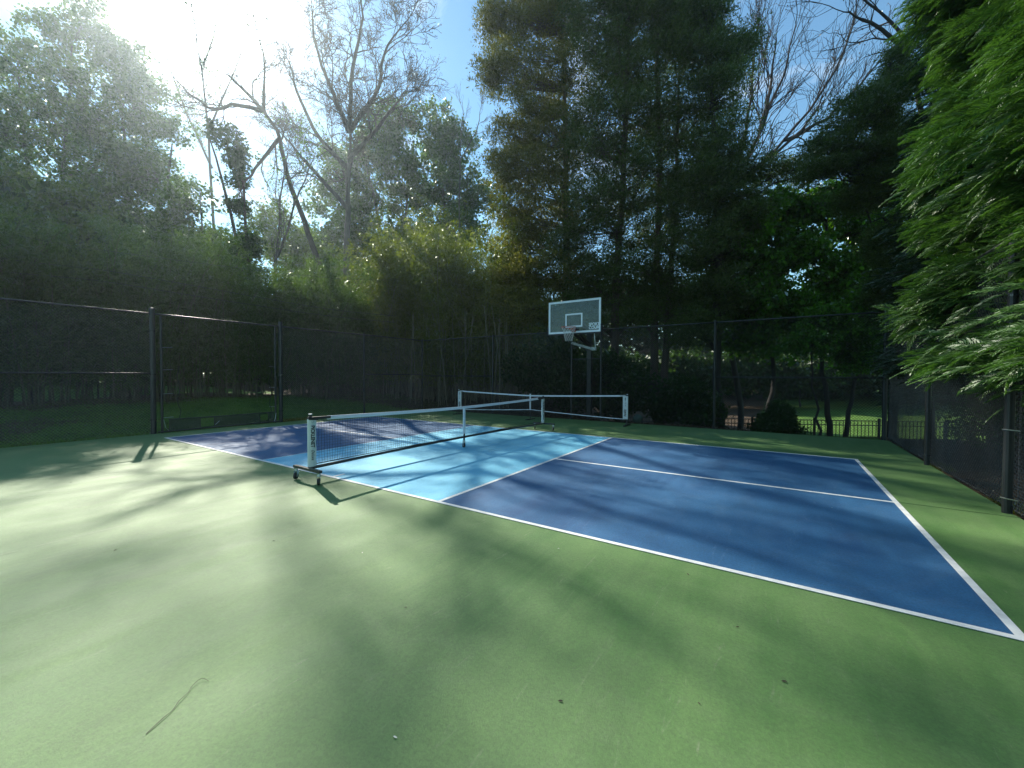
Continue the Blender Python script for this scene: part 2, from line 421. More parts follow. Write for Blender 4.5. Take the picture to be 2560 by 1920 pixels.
me = gridmesh('ground', np.stack([GX, GY, GZ], -1).reshape(-1, 3), len(gx), len(gy), M['ground'])
lit = np.zeros_like(GX)
lit += sstep(-6.6, -8.2, GX)*(1-sstep(-10.5, -12.5, GX))
lit += .75*np.exp(-(((GX+4.6)/1.6)**2+((GY+1.6)/1.3)**2))
lit += .62*np.exp(-(((GX+2.6)/1.0)**2+((GY+2.6)/.8)**2))
lit += 1.0*sstep(9.3, 9.7, GY)*(1-sstep(10.5, 11.8, GX)) + .6*sstep(7.8, 9.6, GY)*sstep(-1.2, -1.6, GX)
lit += .45*sstep(9.3, 9.7, GY)*(1-sstep(11, 13, GY))
lit += 1.0*sstep(14.3, 14.45, GX)*(1-sstep(9.5, 12, GY))
at_ = me.attributes.new('litter', 'FLOAT', 'POINT'); at_.data.foreach_set('value', np.clip(lit, 0, 1).ravel().astype(np.float32))
link('ground', me, kind='structure', label='lawn and leaf-littered soil spreading out round the fenced court')

# ------------------------------------------------------------------ haze volume added to stand in for the lens glare veil
HAZE = 0.0011
if HAZE:
    hm = bpy.data.materials.new('haze_air'); hm.use_nodes = True; ht = hm.node_tree; ht.nodes.clear()
    ho = node(ht, 'ShaderNodeOutputMaterial'); hv = node(ht, 'ShaderNodeVolumePrincipled')
    hv.inputs['Color'].default_value = (.78, .93, 1.0, 1); hv.inputs['Density'].default_value = HAZE; hv.inputs['Anisotropy'].default_value = .78
    ht.links.new(hv.outputs[0], ho.inputs['Volume'])
    mb = MB(); mb.box((0, 0, 11.5), (860, 860, 29.0)); build(mb, 'haze', hm, kind='stuff', label='thin haze volume added as a glare veil over the trees near the sun')

# ------------------------------------------------------------------ court
def sheet(mb, x0, y0, x1, y1, z):
    mb.add([(x0, y0, z-.003), (x1, y0, z-.003), (x1, y1, z-.003), (x0, y1, z-.003), (x0, y0, z), (x1, y0, z), (x1, y1, z), (x0, y1, z)],
           [(4, 5, 6, 7), (0, 1, 5, 4), (1, 2, 6, 5), (2, 3, 7, 6), (3, 0, 4, 7)])
mb = MB()
CX0, CX1, CY0, CY1 = -1.03, 14.37, -13.0, 9.33
mb.box(((CX0+CX1)/2, (CY0+CY1)/2, -.062), (CX1-CX0, CY1-CY0, .11))
court = build(mb, 'court_surface', M['green'], kind='structure', label='green acrylic court slab inside the chain link fence')
Z = -.007
def panel(name, x0, y0, x1, y1, mat, z, **kw):
    m_ = MB(); sheet(m_, x0, y0, x1, y1, z); return build(m_, name, mat, court, **kw)
L, Wd, K1, K2, T = 13.41, 6.096, 4.57, 8.84, .05
panel('baseline_panel', T, T, K1, Wd-T, M['blue'], -.0035, label='left deep blue service panel')
panel('baseline_panel', K2, T, L-T, Wd-T, M['blue'], -.0035, label='right deep blue service panel')
panel('kitchen_panel', K1, T, K2, Wd-T, M['sky'], -.0032, label='light blue non-volley panel under the net')
zl = .0005
panel('court_line', 0, 0, L, T, M['line'], zl)
panel('court_line', 0, Wd-T, L, Wd, M['line'], zl)
panel('court_line', 0, T, T, Wd-T, M['line'], zl)
panel('court_line', L-T, T, L, Wd-T, M['line'], zl)
panel('court_line', K2-T, T, K2, Wd-T, M['line'], zl)
panel('court_line', K1, T, K1+.012, Wd-T, M['line'], zl)
panel('court_line', T, Wd/2-T/2, K1, Wd/2+T/2, M['line'], zl)
panel('court_line', K2, Wd/2-T/2, L-T, Wd/2+T/2, M['line'], zl)
panel('centre_tick', 6.66, T, 6.71, .24, M['line'], zl)
panel('surface_seam', L, 3.075, CX1, 3.081, M['seam'], zl)
# long pale drag marks left of the net
mb = MB()
for (x0, y0, x1, y1, w) in ((6.78, -3.25, 6.66, -.85, .006), (6.1, -4.3, 6.55, -3.1, .008), (5.2, -3.6, 6.4, -3.3, .006), (13.15, 1.5, 13.0, 1.62, .012)):
    a, b = np.array([x0, y0]), np.array([x1, y1]); d = (b-a)/np.linalg.norm(b-a); n = np.array([-d[1], d[0]])*w/2
    k = 24; prev = None
    for i in range(k):
        if rng.random() < .22: continue
        p, q = a+(b-a)*i/k, a+(b-a)*(i+1)/k
        wob = n*(.5+rng.random())
        mb.add([(*(p-wob), -.0045), (*(q-wob), -.0045), (*(q+wob), -.0045), (*(p+wob), -.0045)], [(0, 1, 2, 3)])
build(mb, 'drag_scratches', M['scratch'], court, kind='stuff')

# ------------------------------------------------------------------ chain link fences
FH = 3.05
def diag_mesh(a, b, z0, z1, d=.068, r=.0032):
    """both families of straight diagonal wires of a chain link panel between ground points a and b"""
    a, b = np.asarray(a, float), np.asarray(b, float); Lx = np.linalg.norm(b-a); e = (b-a)/Lx; nrm_ = np.array([-e[1], e[0]])
    H = z1-z0; m_ = MB()
    for sgn, off in ((1, r*.8), (-1, -r*.8)):
        s = -H
        while s < Lx:
            s0, s1 = max(s, 0), min(s+H, Lx)
            if s1-s0 > .02:
                za, zb = z0+(s0-s), z0+(s1-s)
                if sgn < 0: za, zb = z1-(s0-s), z1-(s1-s)
                p = np.array([*(a+e*s0+nrm_*off), za]); q = np.array([*(a+e*s1+nrm_*off), zb])
                m_.tube([p, q], r, 3, False)
            s += d
    return m_
def woven_mesh(a, b, z0, z1, d=.034, r=.0044):
    """true woven wire: every wire a zigzag hooked into the next"""
    a, b = np.asarray(a, float), np.asarray(b, float); Lx = np.linalg.norm(b-a); e = (b-a)/Lx; nr = np.array([-e[1], e[0]])
    nk = int(Lx/d); nz_ = int((z1-z0)/d)
    m_ = MB(); k = np.arange(nk)
    zz = z0 + np.arange(nz_+1)*d
    V_, F_ = [], []
    base = 0
    for i in range(nk):
        ph = (np.arange(nz_+1)+i) % 2
        s = (i+ph*1.06-.03)*d
        off = np.where(ph == 0, -1, 1)*r*1.1
        P = np.column_stack([a[0]+e[0]*s+nr[0]*off, a[1]+e[1]*s+nr[1]*off, zz])
        v, f = tube_np(P, r, 3, False)
        V_.append(v); F_.append(np.array(f, np.int64)+base); base += len(v)
    V_ = np.concatenate(V_); F_ = np.concatenate(F_)
    return V_, F_
def quads_mesh(name, V, F, mat):
    me = bpy.data.meshes.new(name); F = F.astype(np.int32)
    me.vertices.add(len(V)); me.vertices.foreach_set('co', V.astype(np.float32).ravel())
    me.loops.add(F.size); me.loops.foreach_set('vertex_index', F.ravel())
    me.polygons.add(len(F)); me.polygons.foreach_set('loop_start', np.arange(0, F.size, 4, dtype=np.int32))
    me.materials.append(mat); me.update(calc_edges=True); return me
def post(p, root, h=FH, r=.033, bands=(.35, 1.5, 2.6), label=None):
    m_ = MB(); m_.tube([(p[0], p[1], -.15), (p[0], p[1], h)], r, 12)
    o = build(m_, 'post', M['post'], root, smooth=False)
    if label: o['label'] = label
    c = MB(); c.tube([(p[0], p[1], h), (p[0], p[1], h+.02)], r+.006, 12); c.dome((p[0], p[1], h+.02), r+.004, .035)
    build(c, 'post_cap', M['post'], o)
    if bands:
        for z in bands:
            c = MB(); c.tube([(p[0], p[1], z-.012), (p[0], p[1], z+.012)], r+.005, 12)
            build(c, 'brace_band', M['vinyl'], o)
    return o
def rail(a, b, z, root, r=.021, name='top_rail', sag=0.0):
    n = 7; P = [(a[0]+(b[0]-a[0])*i/(n-1), a[1]+(b[1]-a[1])*i/(n-1), z-sag*4*(i/(n-1))*(1-i/(n-1))) for i in range(n)]
    m_ = MB(); m_.tube(P, r, 8); return build(m_, name, M['post'], root, smooth=True)
def link_panel(a, b, root, z0=.05, z1=FH, d=.066):
    return build(diag_mesh(a, b, z0, z1, d), 'chain_link', M['vinyl'], root, kind='stuff')

LX = -1.10
fl = thing('chain_link_fence', 'black chain link fence on the left with an opening between its two thick posts', 'fence', (LX, 0, 0), 'black court fences')
ys = [-11.9, -8.9, -5.9, -3.0+.1, .117, 3.286, 6.41, 9.45]
for i, y in enumerate(ys):
    post((LX, y), fl, 3.14 if i in (4, 5) else FH, .058 if i in (4, 5) else .036, bands=(.35, 1.5, 2.6) if i in (4, 5) else None)
for y in (.29, 3.12):
    m_ = MB(); m_.tube([(LX, y, -.05), (LX, y, 3.0)], .028, 10); build(m_, 'gate_upright', M['post'], fl)
for i in range(len(ys)-1):
    a, b = (LX, ys[i]), (LX, ys[i+1])
    rail(a, b, FH-.01, fl, .021)
    if i != 4: link_panel(a, b, fl)
    if i in (3, 6, 1): rail(a, b, 1.53, fl, .018, 'middle_rail')
# loose tie ends and hooks on the uprights of the opening
for ya, yb, z in ((.31, .52, .38), (.31, .52, 1.0), (.31, .52, 1.62), (.31, .52, 2.2), (3.1, 2.92, .5), (3.1, 2.92, 1.1), (3.1, 2.92, 1.75)):
    m_ = MB(); m_.tube([(LX, ya, z), (LX+.02, yb, z+.01)], .006, 5); build(m_, 'tie_hook', M['steel'], fl)

BY = 9.45
fb = thing('chain_link_fence', 'black chain link fence across the back, behind the basketball hoop', 'fence', (0, BY, 0), 'black court fences')
xs = [LX+.12, 2.78, 6.16, 7.23, 10.65, 14.31]
for i, x in enumerate(xs[1:]): post((x, BY), fb, FH if i < 4 else 3.1, .036 if i < 4 else .048, bands=(.35, 1.5, 2.6) if i in (1, 2) else None)
for i in range(len(xs)-1):
    a, b = (xs[i], BY), (xs[i+1], BY)
    if i == 2: rail(a, b, 2.07, fb, .018, 'middle_rail'); link_panel(a, b, fb, .05, 2.07); continue
    rail(a, b, FH-.01, fb, .021); link_panel(a, b, fb)
    if i in (0, 4): rail(a, b, 1.47, fb, .018, 'middle_rail')

RX = 14.33
fr_ = thing('chain_link_fence', 'black chain link fence on the right with bright woven wire below the big evergreen', 'fence', (RX, 4, 0), 'black court fences')
yr = [-11.8, -8.6, -5.6, -2.7, .25, 3.26, 6.18, 9.33]
for i, y in enumerate(yr[:-1]): post((RX, y), fr_, FH, .042 if i == 5 else .036, bands=(.16, .92, 1.36, 1.46, 2.4))
for i in range(len(yr)-1):
    a, b = (RX+.035, yr[i]), (RX+.035, yr[i+1])
    rail((RX, yr[i]), (RX, yr[i+1]), FH-.01, fr_)
    if i >= 4:
        V_, F_ = woven_mesh(a, b, .03, FH)
        V_ = V_ - np.array([RX, 4, 0])
        link('chain_link', quads_mesh('chain_link', V_, F_, M['vinyl']), fr_, kind='stuff')
    else: link_panel(a, b, fr_)
m_ = MB()
m_.tube([(RX+.05, 3.17, .03), (RX+.05, 3.17, 2.9)], .008, 5); build(m_, 'tension_bar', M['vinyl'], fr_)
for z in (.16, .92):
    m_ = MB(); m_.tube([(RX-.05, 3.26, z), (RX-.03, 3.2, z+.004), (RX+.055, 3.15, z)], .006, 5)
    build(m_, 'band_bolt', M['steel'], fr_)
m_ = MB(); m_.tube([(RX+.03, -2.7+i*(12.0/60), .06+.012*math.sin(i*1.9)) for i in range(61)], .004, 4)
build(m_, 'tension_wire', M['vinyl'], fr_)

# ------------------------------------------------------------------ barrier net in the opening
bn = thing('barrier_screen', 'low dark mesh screen with two cut openings tied across the fence opening', 'barrier', (LX+.06, 1.7, 0))
bx_ = LX+.07
y0, y1, h0 = .42, 3.02, .34
m_ = MB(); m_.tube([(bx_, y0-.02, h0), (bx_, (y0+y1)/2, h0-.012), (bx_, y1+.02, h0)], .013, 6)
build(m_, 'top_pole', M['powder'], bn)
m_ = MB(); m_.tube([(bx_, .18, .03), (bx_, y1+.2, .03)], .02, 6); build(m_, 'bottom_pole', M['powder'], bn)
def cloth(ya, yb, za, zb):
    n = max(2, int((yb-ya)/.06)); k = 5
    V_ = []
    for i in range(n+1):
        for j in range(k+1):
            y = ya+(yb-ya)*i/n; z = za+(zb-za)*j/k
            V_.append((bx_+.018*math.sin(y*6.0+z*9)+.01*math.sin(y*17), y, z))
    return V_, [(i*(k+1)+j, (i+1)*(k+1)+j, (i+1)*(k+1)+j+1, i*(k+1)+j+1) for i in range(n) for j in range(k)]
m_ = MB()
for r_ in ((y0, 1.09, .03, h0), (1.09, 1.42, .03, .075), (1.09, 1.42, .30, h0), (1.42, 2.62, .03, h0), (2.62, 2.86, .03, .10), (2.62, 2.86, .28, h0), (2.86, y1, .03, h0)):
    m_.add(*cloth(*r_))
build(m_, 'mesh_screen', M['screen'], bn, smooth=True)
for y in (y0, 1.09, 1.42, 2.62, 2.86, y1):
    m_ = MB(); m_.tube([(bx_, y, .0), (bx_, y+.004, h0)], .011, 5); build(m_, 'strap', M['cord'], bn)
for y, ph in ((.62, 0.), (2.93, 1.4)):
    m_ = MB(); m_.tube([(bx_+.01, y+.05*math.sin(k_*1.15+ph)*(.4+.6*(k_ % 3)/2), h0+k_*.115) for k_ in range(13)], .008, 5)
    build(m_, 'hanging_rope', M['cord'], bn)
for pp in ([(bx_, .30, .34), (bx_+.01, .34, .12), (bx_, y0, .03)], [(bx_, 3.1, .3), (bx_+.01, 3.07, .12), (bx_, y1, .03)], [(bx_+.02, 1.44, .10), (bx_+.05, 1.53, .20)]):
    m_ = MB(); m_.tube(pp, .007, 5); build(m_, 'corner_tie', M['steel'], bn)

# ------------------------------------------------------------------ rolling pickleball net
def caster(p, root, yaw, lock=True):
    """swivel caster: part with fork, wheel and brake as its pieces"""
    c_, s_ = math.cos(yaw), math.sin(yaw); ax = np.array([-s_, c_, 0]); fw = np.array([c_, s_, 0])
    p = np.array([p[0], p[1], 0.0]); zc = .048
    m_ = MB(); m_.tube([p+[0, 0, .150], p+[0, 0, .162]], .030, 12); m_.tube([p+[0, 0, .118], p+[0, 0, .150]], [.026, .020], 10)
    fork = build(m_, 'caster', M['steel'], root)
    m_ = MB()
    for s in (-1, 1):
        o_ = p + ax*s*.021
        m_.add([o_+fw*.026+[0, 0, .128], o_-fw*.024+[0, 0, .128], o_-fw*.016-fw*.01+[0, 0, zc-.014], o_+fw*.002+[0, 0, zc-.014],
                o_+ax*s*.003+fw*.026+[0, 0, .128], o_+ax*s*.003-fw*.024+[0, 0, .128], o_+ax*s*.003-fw*.026+[0, 0, zc-.014], o_+ax*s*.003+fw*.002+[0, 0, zc-.014]],
               [(0, 1, 2, 3), (7, 6, 5, 4), (0, 4, 5, 1), (1, 5, 6, 2), (2, 6, 7, 3), (3, 7, 4, 0)])
    build(m_, 'fork', M['steel'], fork)
    wc = p - fw*.012 + [0, 0, zc]
    m_ = MB(); m_.tube([wc-ax*.016, wc-ax*.012, wc+ax*.012, wc+ax*.016], [.040, .048, .048, .040], 18); build(m_, 'wheel', M['rubber'], fork)
    m_ = MB(); m_.disc(wc, ax, .022, .036, 12); build(m_, 'hub', M['grey'], fork)
    if lock:
        m_ = MB(); m_.beam(p+fw*.02+[0, 0, .11], p+fw*.062+[0, 0, .090], .028, .008); build(m_, 'brake_lever', M['steel'], fork)
    return fork
nA, nB = np.array([6.66, -.335]), np.array([6.785, 6.335])
ne = (nB-nA)/np.linalg.norm(nB-nA); nx_ = np.array([ne[1], -ne[0]])   # nx_ points to +x
n1 = thing('rolling_net', 'nearer pickleball net on caster wheels across the light blue panel', 'net', (6.72, 3.0, 0), 'portable court nets')
def P1(s, z, o=0.0): q = nA+ne*s+nx_*o; return np.array([q[0], q[1], z])
LEN = float(np.linalg.norm(nB-nA))
for s0, s_cap in ((0.0, 0), (LEN, 1)):
    m_ = MB(); m_.beam(P1(s0, .182, -.335), P1(s0, .182, .335), .05, .034); fb_ = build(m_, 'foot_bar', M['powder'], n1)
    for o in (-.29, .29): caster(P1(s0, 0, o), n1, math.atan2(ne[1], ne[0])+(.5 if o < 0 else .9)+math.pi*s_cap)
# base rail with slight crown at the middle, middle caster
base = [P1(s, .185+.035*math.sin(math.pi*s/LEN)) for s in np.linspace(.02, LEN-.02, 13)]
m_ = MB(); m_.tube(base, .024, 8); build(m_, 'base_rail', M['powder'], n1, smooth=True)
caster(P1(LEN/2, 0), n1, -.3, False)
def tapez(s, hp=.915, hm=.862): t = abs(2*s/LEN-1); return hm+(hp-hm)*t**1.6
for s0, sg in ((.05, 1), (LEN-.05, -1)):
    m_ = MB(); m_.tube([P1(s0, .19), P1(s0, .905)], .018, 8); po = build(m_, 'post', M['powder'], n1)
    m_ = MB(); m_.tube([P1(s0, .905), P1(s0, .945)], .024, 10); build(m_, 'post_cap', M['powder'], po)
    m_ = MB(); m_.tube([P1(s0, .945), P1(s0, .953)], .025, 10); build(m_, 'cap_disc', M['tape'], po)
    # cloth sleeve round the post
    prof = [(-.045, 0), (-.03, .026), (.02, .027), (.075, .012), (.085, 0), (.075, -.012), (.02, -.027), (-.03, -.026)]
    V_ = []
    zz_ = np.linspace(.205, .882, 15)
    for zi, z in enumerate(zz_):
        w = .004*math.sin(z*31+sg)+.003*math.sin(z*57)
        V_ += [P1(s0+sg*(a+w*(a > .05)), z, b) for a, b in prof]
    k = len(prof); Fz = [(i*k+j, i*k+(j+1) % k, (i+1)*k+(j+1) % k, (i+1)*k+j) for i in range(len(zz_)-1) for j in range(k)]
    m_ = MB(); m_.add(V_, Fz); sl = build(m_, 'post_sleeve', M['sleeve'], po, smooth=True)
    # black tensioning strap
    m_ = MB(); m_.beam(P1(s0-sg*.03, .892, 0), P1(s0+sg*.30, tapez(.3)-.022, 0), .040, .036)
    m_.beam(P1(s0-sg*.035, .885), P1(s0+sg*.10, .875), .062, .030)
    build(m_, 'tension_strap', M['cord'], n1)
    yd = np.array([ne[0], ne[1], 0]) ; xd = np.array([0, 0, -1.])
    o = P1(s0+(sg*.02) - .026, .79, .0295)
    text_mesh('lettering', 'PICKLENET', .078, M['ink'], o, xd, yd, n1, bold=.0016, sx=.84, space=.95)
    text_mesh('lettering', 'Deluxe', .062, M['ink'], P1(s0+sg*.02-.020, .445, .0295), xd, yd, n1, shear=.4, sx=.80)
    # small round emblem near the top
    m_ = MB(); c0 = P1(s0+sg*.02, .84, .029)
    ring = [c0 + np.array([0, 0, 1])*.016*math.cos(t)+np.array([ne[0], ne[1], 0])*.014*math.sin(t) for t in np.linspace(0, 5.4, 12)]
    m_.tube(ring, .0022, 4); build(m_, 'emblem', M['greyink'], n1)
# tape: folded white band
S = np.linspace(.30, LEN-.30, 41)
m_ = MB()
V_ = []
for s in S:
    z = tapez(s); V_ += [P1(s, z-.055, -.007), P1(s, z-.004, -.008), P1(s, z, 0), P1(s, z-.004, .008), P1(s, z-.055, .007)]
m_.add(V_, [(i*5+j, (i+1)*5+j, (i+1)*5+j+1, i*5+j+1) for i in range(len(S)-1) for j in range(4)])
build(m_, 'top_tape', M['tape'], n1, smooth=True)
# netting
m_ = MB(); d = .042; zb = lambda s: .225+.10*(min(s, LEN-s) < .6)*(0)+.030*math.sin(math.pi*s/LEN)
ns = int((LEN-.26)/d)
def bil(s, z): return .012*math.sin(s*1.7)*math.sin(math.pi*(z-.2)/.7)
for i in range(ns+1):
    s = .13+i*d; z1_ = tapez(s)-.045; z0_ = zb(s)
    zs = np.linspace(z0_, z1_, 5)
    m_.tube([P1(s+.004*math.sin(i*2.1+z*14)+.010*(z < .35)*math.sin(i*.5), z, bil(s, z)) for z in zs], .0019, 3, False)
for j in range(16):
    t = j/15.5
    m_.tube([P1(s, zb(s)+(tapez(s)-.045-zb(s))*t+.002*math.sin(s*9+j), bil(s, zb(s)+.65*t)) for s in np.linspace(.13, LEN-.13, 60)], .0019, 3, False)
build(m_, 'netting', M['cord'], n1, kind='stuff')
m_ = MB(); m_.tube([P1(s, zb(s)-.004+.012*math.cos(math.pi*2*s/LEN), 0) for s in np.linspace(.08, LEN-.08, 30)], .006, 5); build(m_, 'bottom_cord', M['cord'], n1)
m_ = MB(); m_.box(P1(LEN/2, (.27+.86)/2, .003), (.022, .055, .585), math.atan2(ne[1], ne[0])-math.pi/2); build(m_, 'centre_strap', M['tape'], n1)
m_ = MB(); m_.tube([P1(LEN/2, .15, .003), P1(LEN/2, .29, .003)], .020, 8); build(m_, 'centre_socket', M['powder'], n1)

# ------------------------------------------------------------------ second portable net by the back fence
n2 = thing('folding_net', 'farther portable net on black T-shaped feet near the back fence', 'net', (5.1, 8.5, 0), 'portable court nets')
A2, B2 = np.array([1.83, 8.53]), np.array([8.38, 8.63])
e2 = (B2-A2)/np.linalg.norm(B2-A2); L2 = float(np.linalg.norm(B2-A2)); o2 = np.array([e2[1], -e2[0]])
def P2(s, z, o=0.0): q = A2+e2*s+o2*o; return np.array([q[0], q[1], z])
def t2(s): return .835+.085*abs(2*s/L2-1)**1.3
def b2(s):
    h = L2/2; u = (s if s < h else L2-s)/h
    return .20+.15*u**1.35
MIDO = .15
def bow(s): return MIDO*(1-abs(2*s/L2-1))**1.0
for s0, sg in ((0, 1), (L2, -1)):
    m_ = MB(); m_.beam(P2(s0, .02, -.32), P2(s0, .02, .32), .05, .03); build(m_, 'foot_bar', M['powder'], n2)
    m_ = MB(); m_.tube([P2(s0, .03), P2(s0, .925)], .017, 8); m_.tube([P2(s0, .03, .16), P2(s0, .17, .0)], .010, 6); po = build(m_, 'post', M['powder'], n2)
    m_ = MB(); m_.tube([P2(s0, .925), P2(s0, .95)], .022, 8); build(m_, 'post_cap', M['tape'], po)
    m_ = MB(); m_.box(P2(s0+sg*.05, .54, .004), (.15, .05, .70), math.atan2(e2[1], e2[0])); build(m_, 'post_sleeve', M['sleeve'], po)
    xd, yd = np.array([0, 0, 1.]), np.array([-e2[0], -e2[1], 0])
    text_mesh('lettering', 'franklin', .115, M['ink'], P2(s0+sg*.05+.030, .27, .0305), xd, yd, n2, shear=.35, bold=.002, sx=.62)
    m_ = MB()
    for zq, wq in ((.60, .022), (.66, .026), (.71, .018)): m_.box(P2(s0+sg*.05+.004, zq, .030), (wq, .002, .028), math.atan2(e2[1], e2[0]))
    build(m_, 'small_print', M['greyink'], n2)
    m_ = MB(); m_.box(P2(s0+sg*.05, .80, .030), (.020, .002, .09), math.atan2(e2[1], e2[0])); build(m_, 'logo_mark', M['ink'], n2)
    m_ = MB(); m_.beam(P2(s0, .90), P2(s0+sg*.30, .885), .03, .016); build(m_, 'tension_strap', M['cord'], n2)
S = np.linspace(.05, L2-.05, 41)
for zf, hgt, nm in ((t2, .045, 'top_tape'), (b2, .022, 'bottom_tape')):
    V_ = []
    for s in S:
        z = zf(s); V_ += [P2(s, z-hgt, bow(s)-.006), P2(s, z, bow(s)-.004), P2(s, z, bow(s)+.004), P2(s, z-hgt, bow(s)+.006)]
    m_ = MB(); m_.add(V_, [(i*4+j, (i+1)*4+j, (i+1)*4+j+1, i*4+j+1) for i in range(len(S)-1) for j in range(3)])
    build(m_, nm, M['tape'], n2)
m_ = MB()
for i in range(int(L2/.045)):
    s = .1+i*.045
    if s < L2-.1: m_.tube([P2(s, b2(s), bow(s)), P2(s, t2(s)-.04, bow(s))], .0013, 3, False)
for j in range(1, 14):
    m_.tube([P2(s, b2(s)+(t2(s)-.04-b2(s))*j/14, bow(s)) for s in np.linspace(.1, L2-.1, 30)], .0013, 3, False)
build(m_, 'netting', M['cord'], n2, kind='stuff')
sm_ = L2/2
m_ = MB(); m_.tube([P2(sm_, .02, MIDO+.0), P2(sm_, .84, MIDO)], .016, 8); build(m_, 'centre_post', M['powder'], n2)
m_ = MB(); m_.beam(P2(sm_, .015, MIDO-.30), P2(sm_, .015, MIDO+.30), .045, .026); build(m_, 'foot_bar', M['powder'], n2)
m_ = MB(); m_.box(P2(sm_, .60, MIDO+.012), (.05, .02, .55), math.atan2(e2[1], e2[0])); build(m_, 'centre_strap', M['tape'], n2)
m_ = MB(); m_.tube([P2(s, .17+.10*math.sin(math.pi*s/L2), bow(s)*.3) for s in np.linspace(0, L2, 13)], .014, 6); build(m_, 'base_rail', M['powder'], n2)

# ------------------------------------------------------------------ basketball hoop
hp = thing('basketball_hoop', 'glass basketball backboard with orange rim over the back fence', 'basketball hoop', (6.6, 10.0, 0))
BX0, BX1, BYB, BZ0, BZ1 = 5.62, 7.47, 8.78, 2.90, 3.97
BXC = (BX0+BX1)/2
m_ = MB(); m_.box((BXC, BYB, (BZ0+BZ1)/2), (BX1-BX0-.05, .012, BZ1-BZ0-.05)); board = build(m_, 'backboard', M['glass'], hp)
def rect_frame(x0, x1, z0, z1, w, y, dep):
    m_ = MB()
    m_.box(((x0+x1)/2, y, z0+w/2), (x1-x0, dep, w)); m_.box(((x0+x1)/2, y, z1-w/2), (x1-x0, dep, w))
    m_.box((x0+w/2, y, (z0+z1)/2), (w, dep, z1-z0-2*w)); m_.box((x1-w/2, y, (z0+z1)/2), (w, dep, z1-z0-2*w)); return m_
build(rect_frame(BX0+.02, BX1-.02, BZ0+.02, BZ1-.02, .042, BYB-.008, .004), 'painted_border', M['paint'], board)
build(rect_frame(BX0, BX1, BZ0, BZ1, .022, BYB, .034), 'frame', M['paint'], board)
build(rect_frame(BXC-.305, BXC+.305, 3.09, 3.54, .05, BYB-.008, .004), 'target_square', M['paint'], board)
m_ = MB(); m_.beam((BXC, BYB+.03, BZ0+.03), (BXC, BYB+.03, BZ0+.03+.01), .1, .1)
text_mesh('lettering', 'SPORT\nCOURT.', .135, M['paint'], (BX1-.40, BYB-.012, 3.10), (1, 0, 0), (0, 0, 1), hp, bold=.004, line=.78, space=.92, sx=.95)
m_ = MB()
for xa, sg in ((BX0, -1), (BX1, 1)):
    m_.box((xa+sg*.022, BYB, BZ0+.115), (.040, .06, .25))
m_.box((BXC, BYB, BZ0-.025), (BX1-BX0+.08, .06, .045))
build(m_, 'edge_padding', M['rubber'], board)
RZ, RY = 3.05, BYB-.385
m_ = MB(); m_.tube([(BXC+.229*math.cos(t), RY+.229*math.sin(t), RZ) for t in np.linspace(0, 2*math.pi, 33)], .010, 7)
m_.tube([(BXC+.225*math.cos(t), RY+.225*math.sin(t), RZ-.028) for t in np.linspace(.6, 2.54, 12)], .006, 6)
rim = build(m_, 'rim', M['orange'], hp, smooth=True)
m_ = MB(); m_.box((BXC, BYB-.03, RZ-.05), (.14, .045, .15)); m_.beam((BXC-.06, BYB-.05, RZ-.02), (BXC-.10, RY+.20, RZ-.005), .012, .05); m_.beam((BXC+.06, BYB-.05, RZ-.02), (BXC+.10, RY+.20, RZ-.005), .012, .05)
m_.box((BXC, BYB-.10, RZ-.045), (.20, .11, .012)); build(m_, 'rim_bracket', M['orange'], rim)
m_ = MB()
nn_ = 12; lv = 6
def np_(i, j):
    rr_ = .222-.115*(j/lv)**.75; t = (i+(j % 2)*.5)*2*math.pi/nn_; return (BXC+rr_*math.cos(t), RY+rr_*math.sin(t), RZ-.01-.43*j/lv)
for i in range(nn_):
    for j in range(lv):
        if j % 2 == 0: m_.tube([np_(i, j), np_(i, j+1)], .0045, 3, False); m_.tube([np_(i, j), np_(i-1, j+1)], .0045, 3, False)
        else: m_.tube([np_(i, j), np_(i+1, j+1)], .0045, 3, False); m_.tube([np_(i, j), np_(i, j+1)], .0045, 3, False)
build(m_, 'hoop_net', M['netw'], rim)
m_ = MB(); m_.box((6.62, 9.95, 1.5), (.155, .155, 3.3)); build(m_, 'pole', M['post'], hp)
m_ = MB(); m_.beam((6.60, 9.95, 3.05), (BXC-.12, BYB+.06, 3.42), .07, .07); m_.beam((6.64, 9.95, 3.05), (BXC+.12, BYB+.06, 3.42), .07, .07)
m_.beam((6.60, 9.95, 2.55), (BXC-.12, BYB+.06, 2.96), .07, .07); m_.beam((6.64, 9.95, 2.55), (BXC+.12, BYB+.06, 2.96), .07, .07)
m_.box((BXC, BYB+.06, 3.2), (.34, .05, .60)); build(m_, 'extension_arm', M['powder'], hp)
m_ = MB(); m_.box((7.02, 9.33, 2.40), (.17, .10, .11)); adj = build(m_, 'height_adjuster', M['galv'], hp)
m_ = MB(); m_.beam((6.95, 9.30, 2.40), (6.36, 8.98, 2.60), .05, .075); build(m_, 'lower_strut', M['galv'], adj)
m_ = MB(); m_.beam((7.10, 9.28, 2.42), (7.22, 8.86, 2.88), .024, .024); build(m_, 'crank_rod', M['paint'], adj)

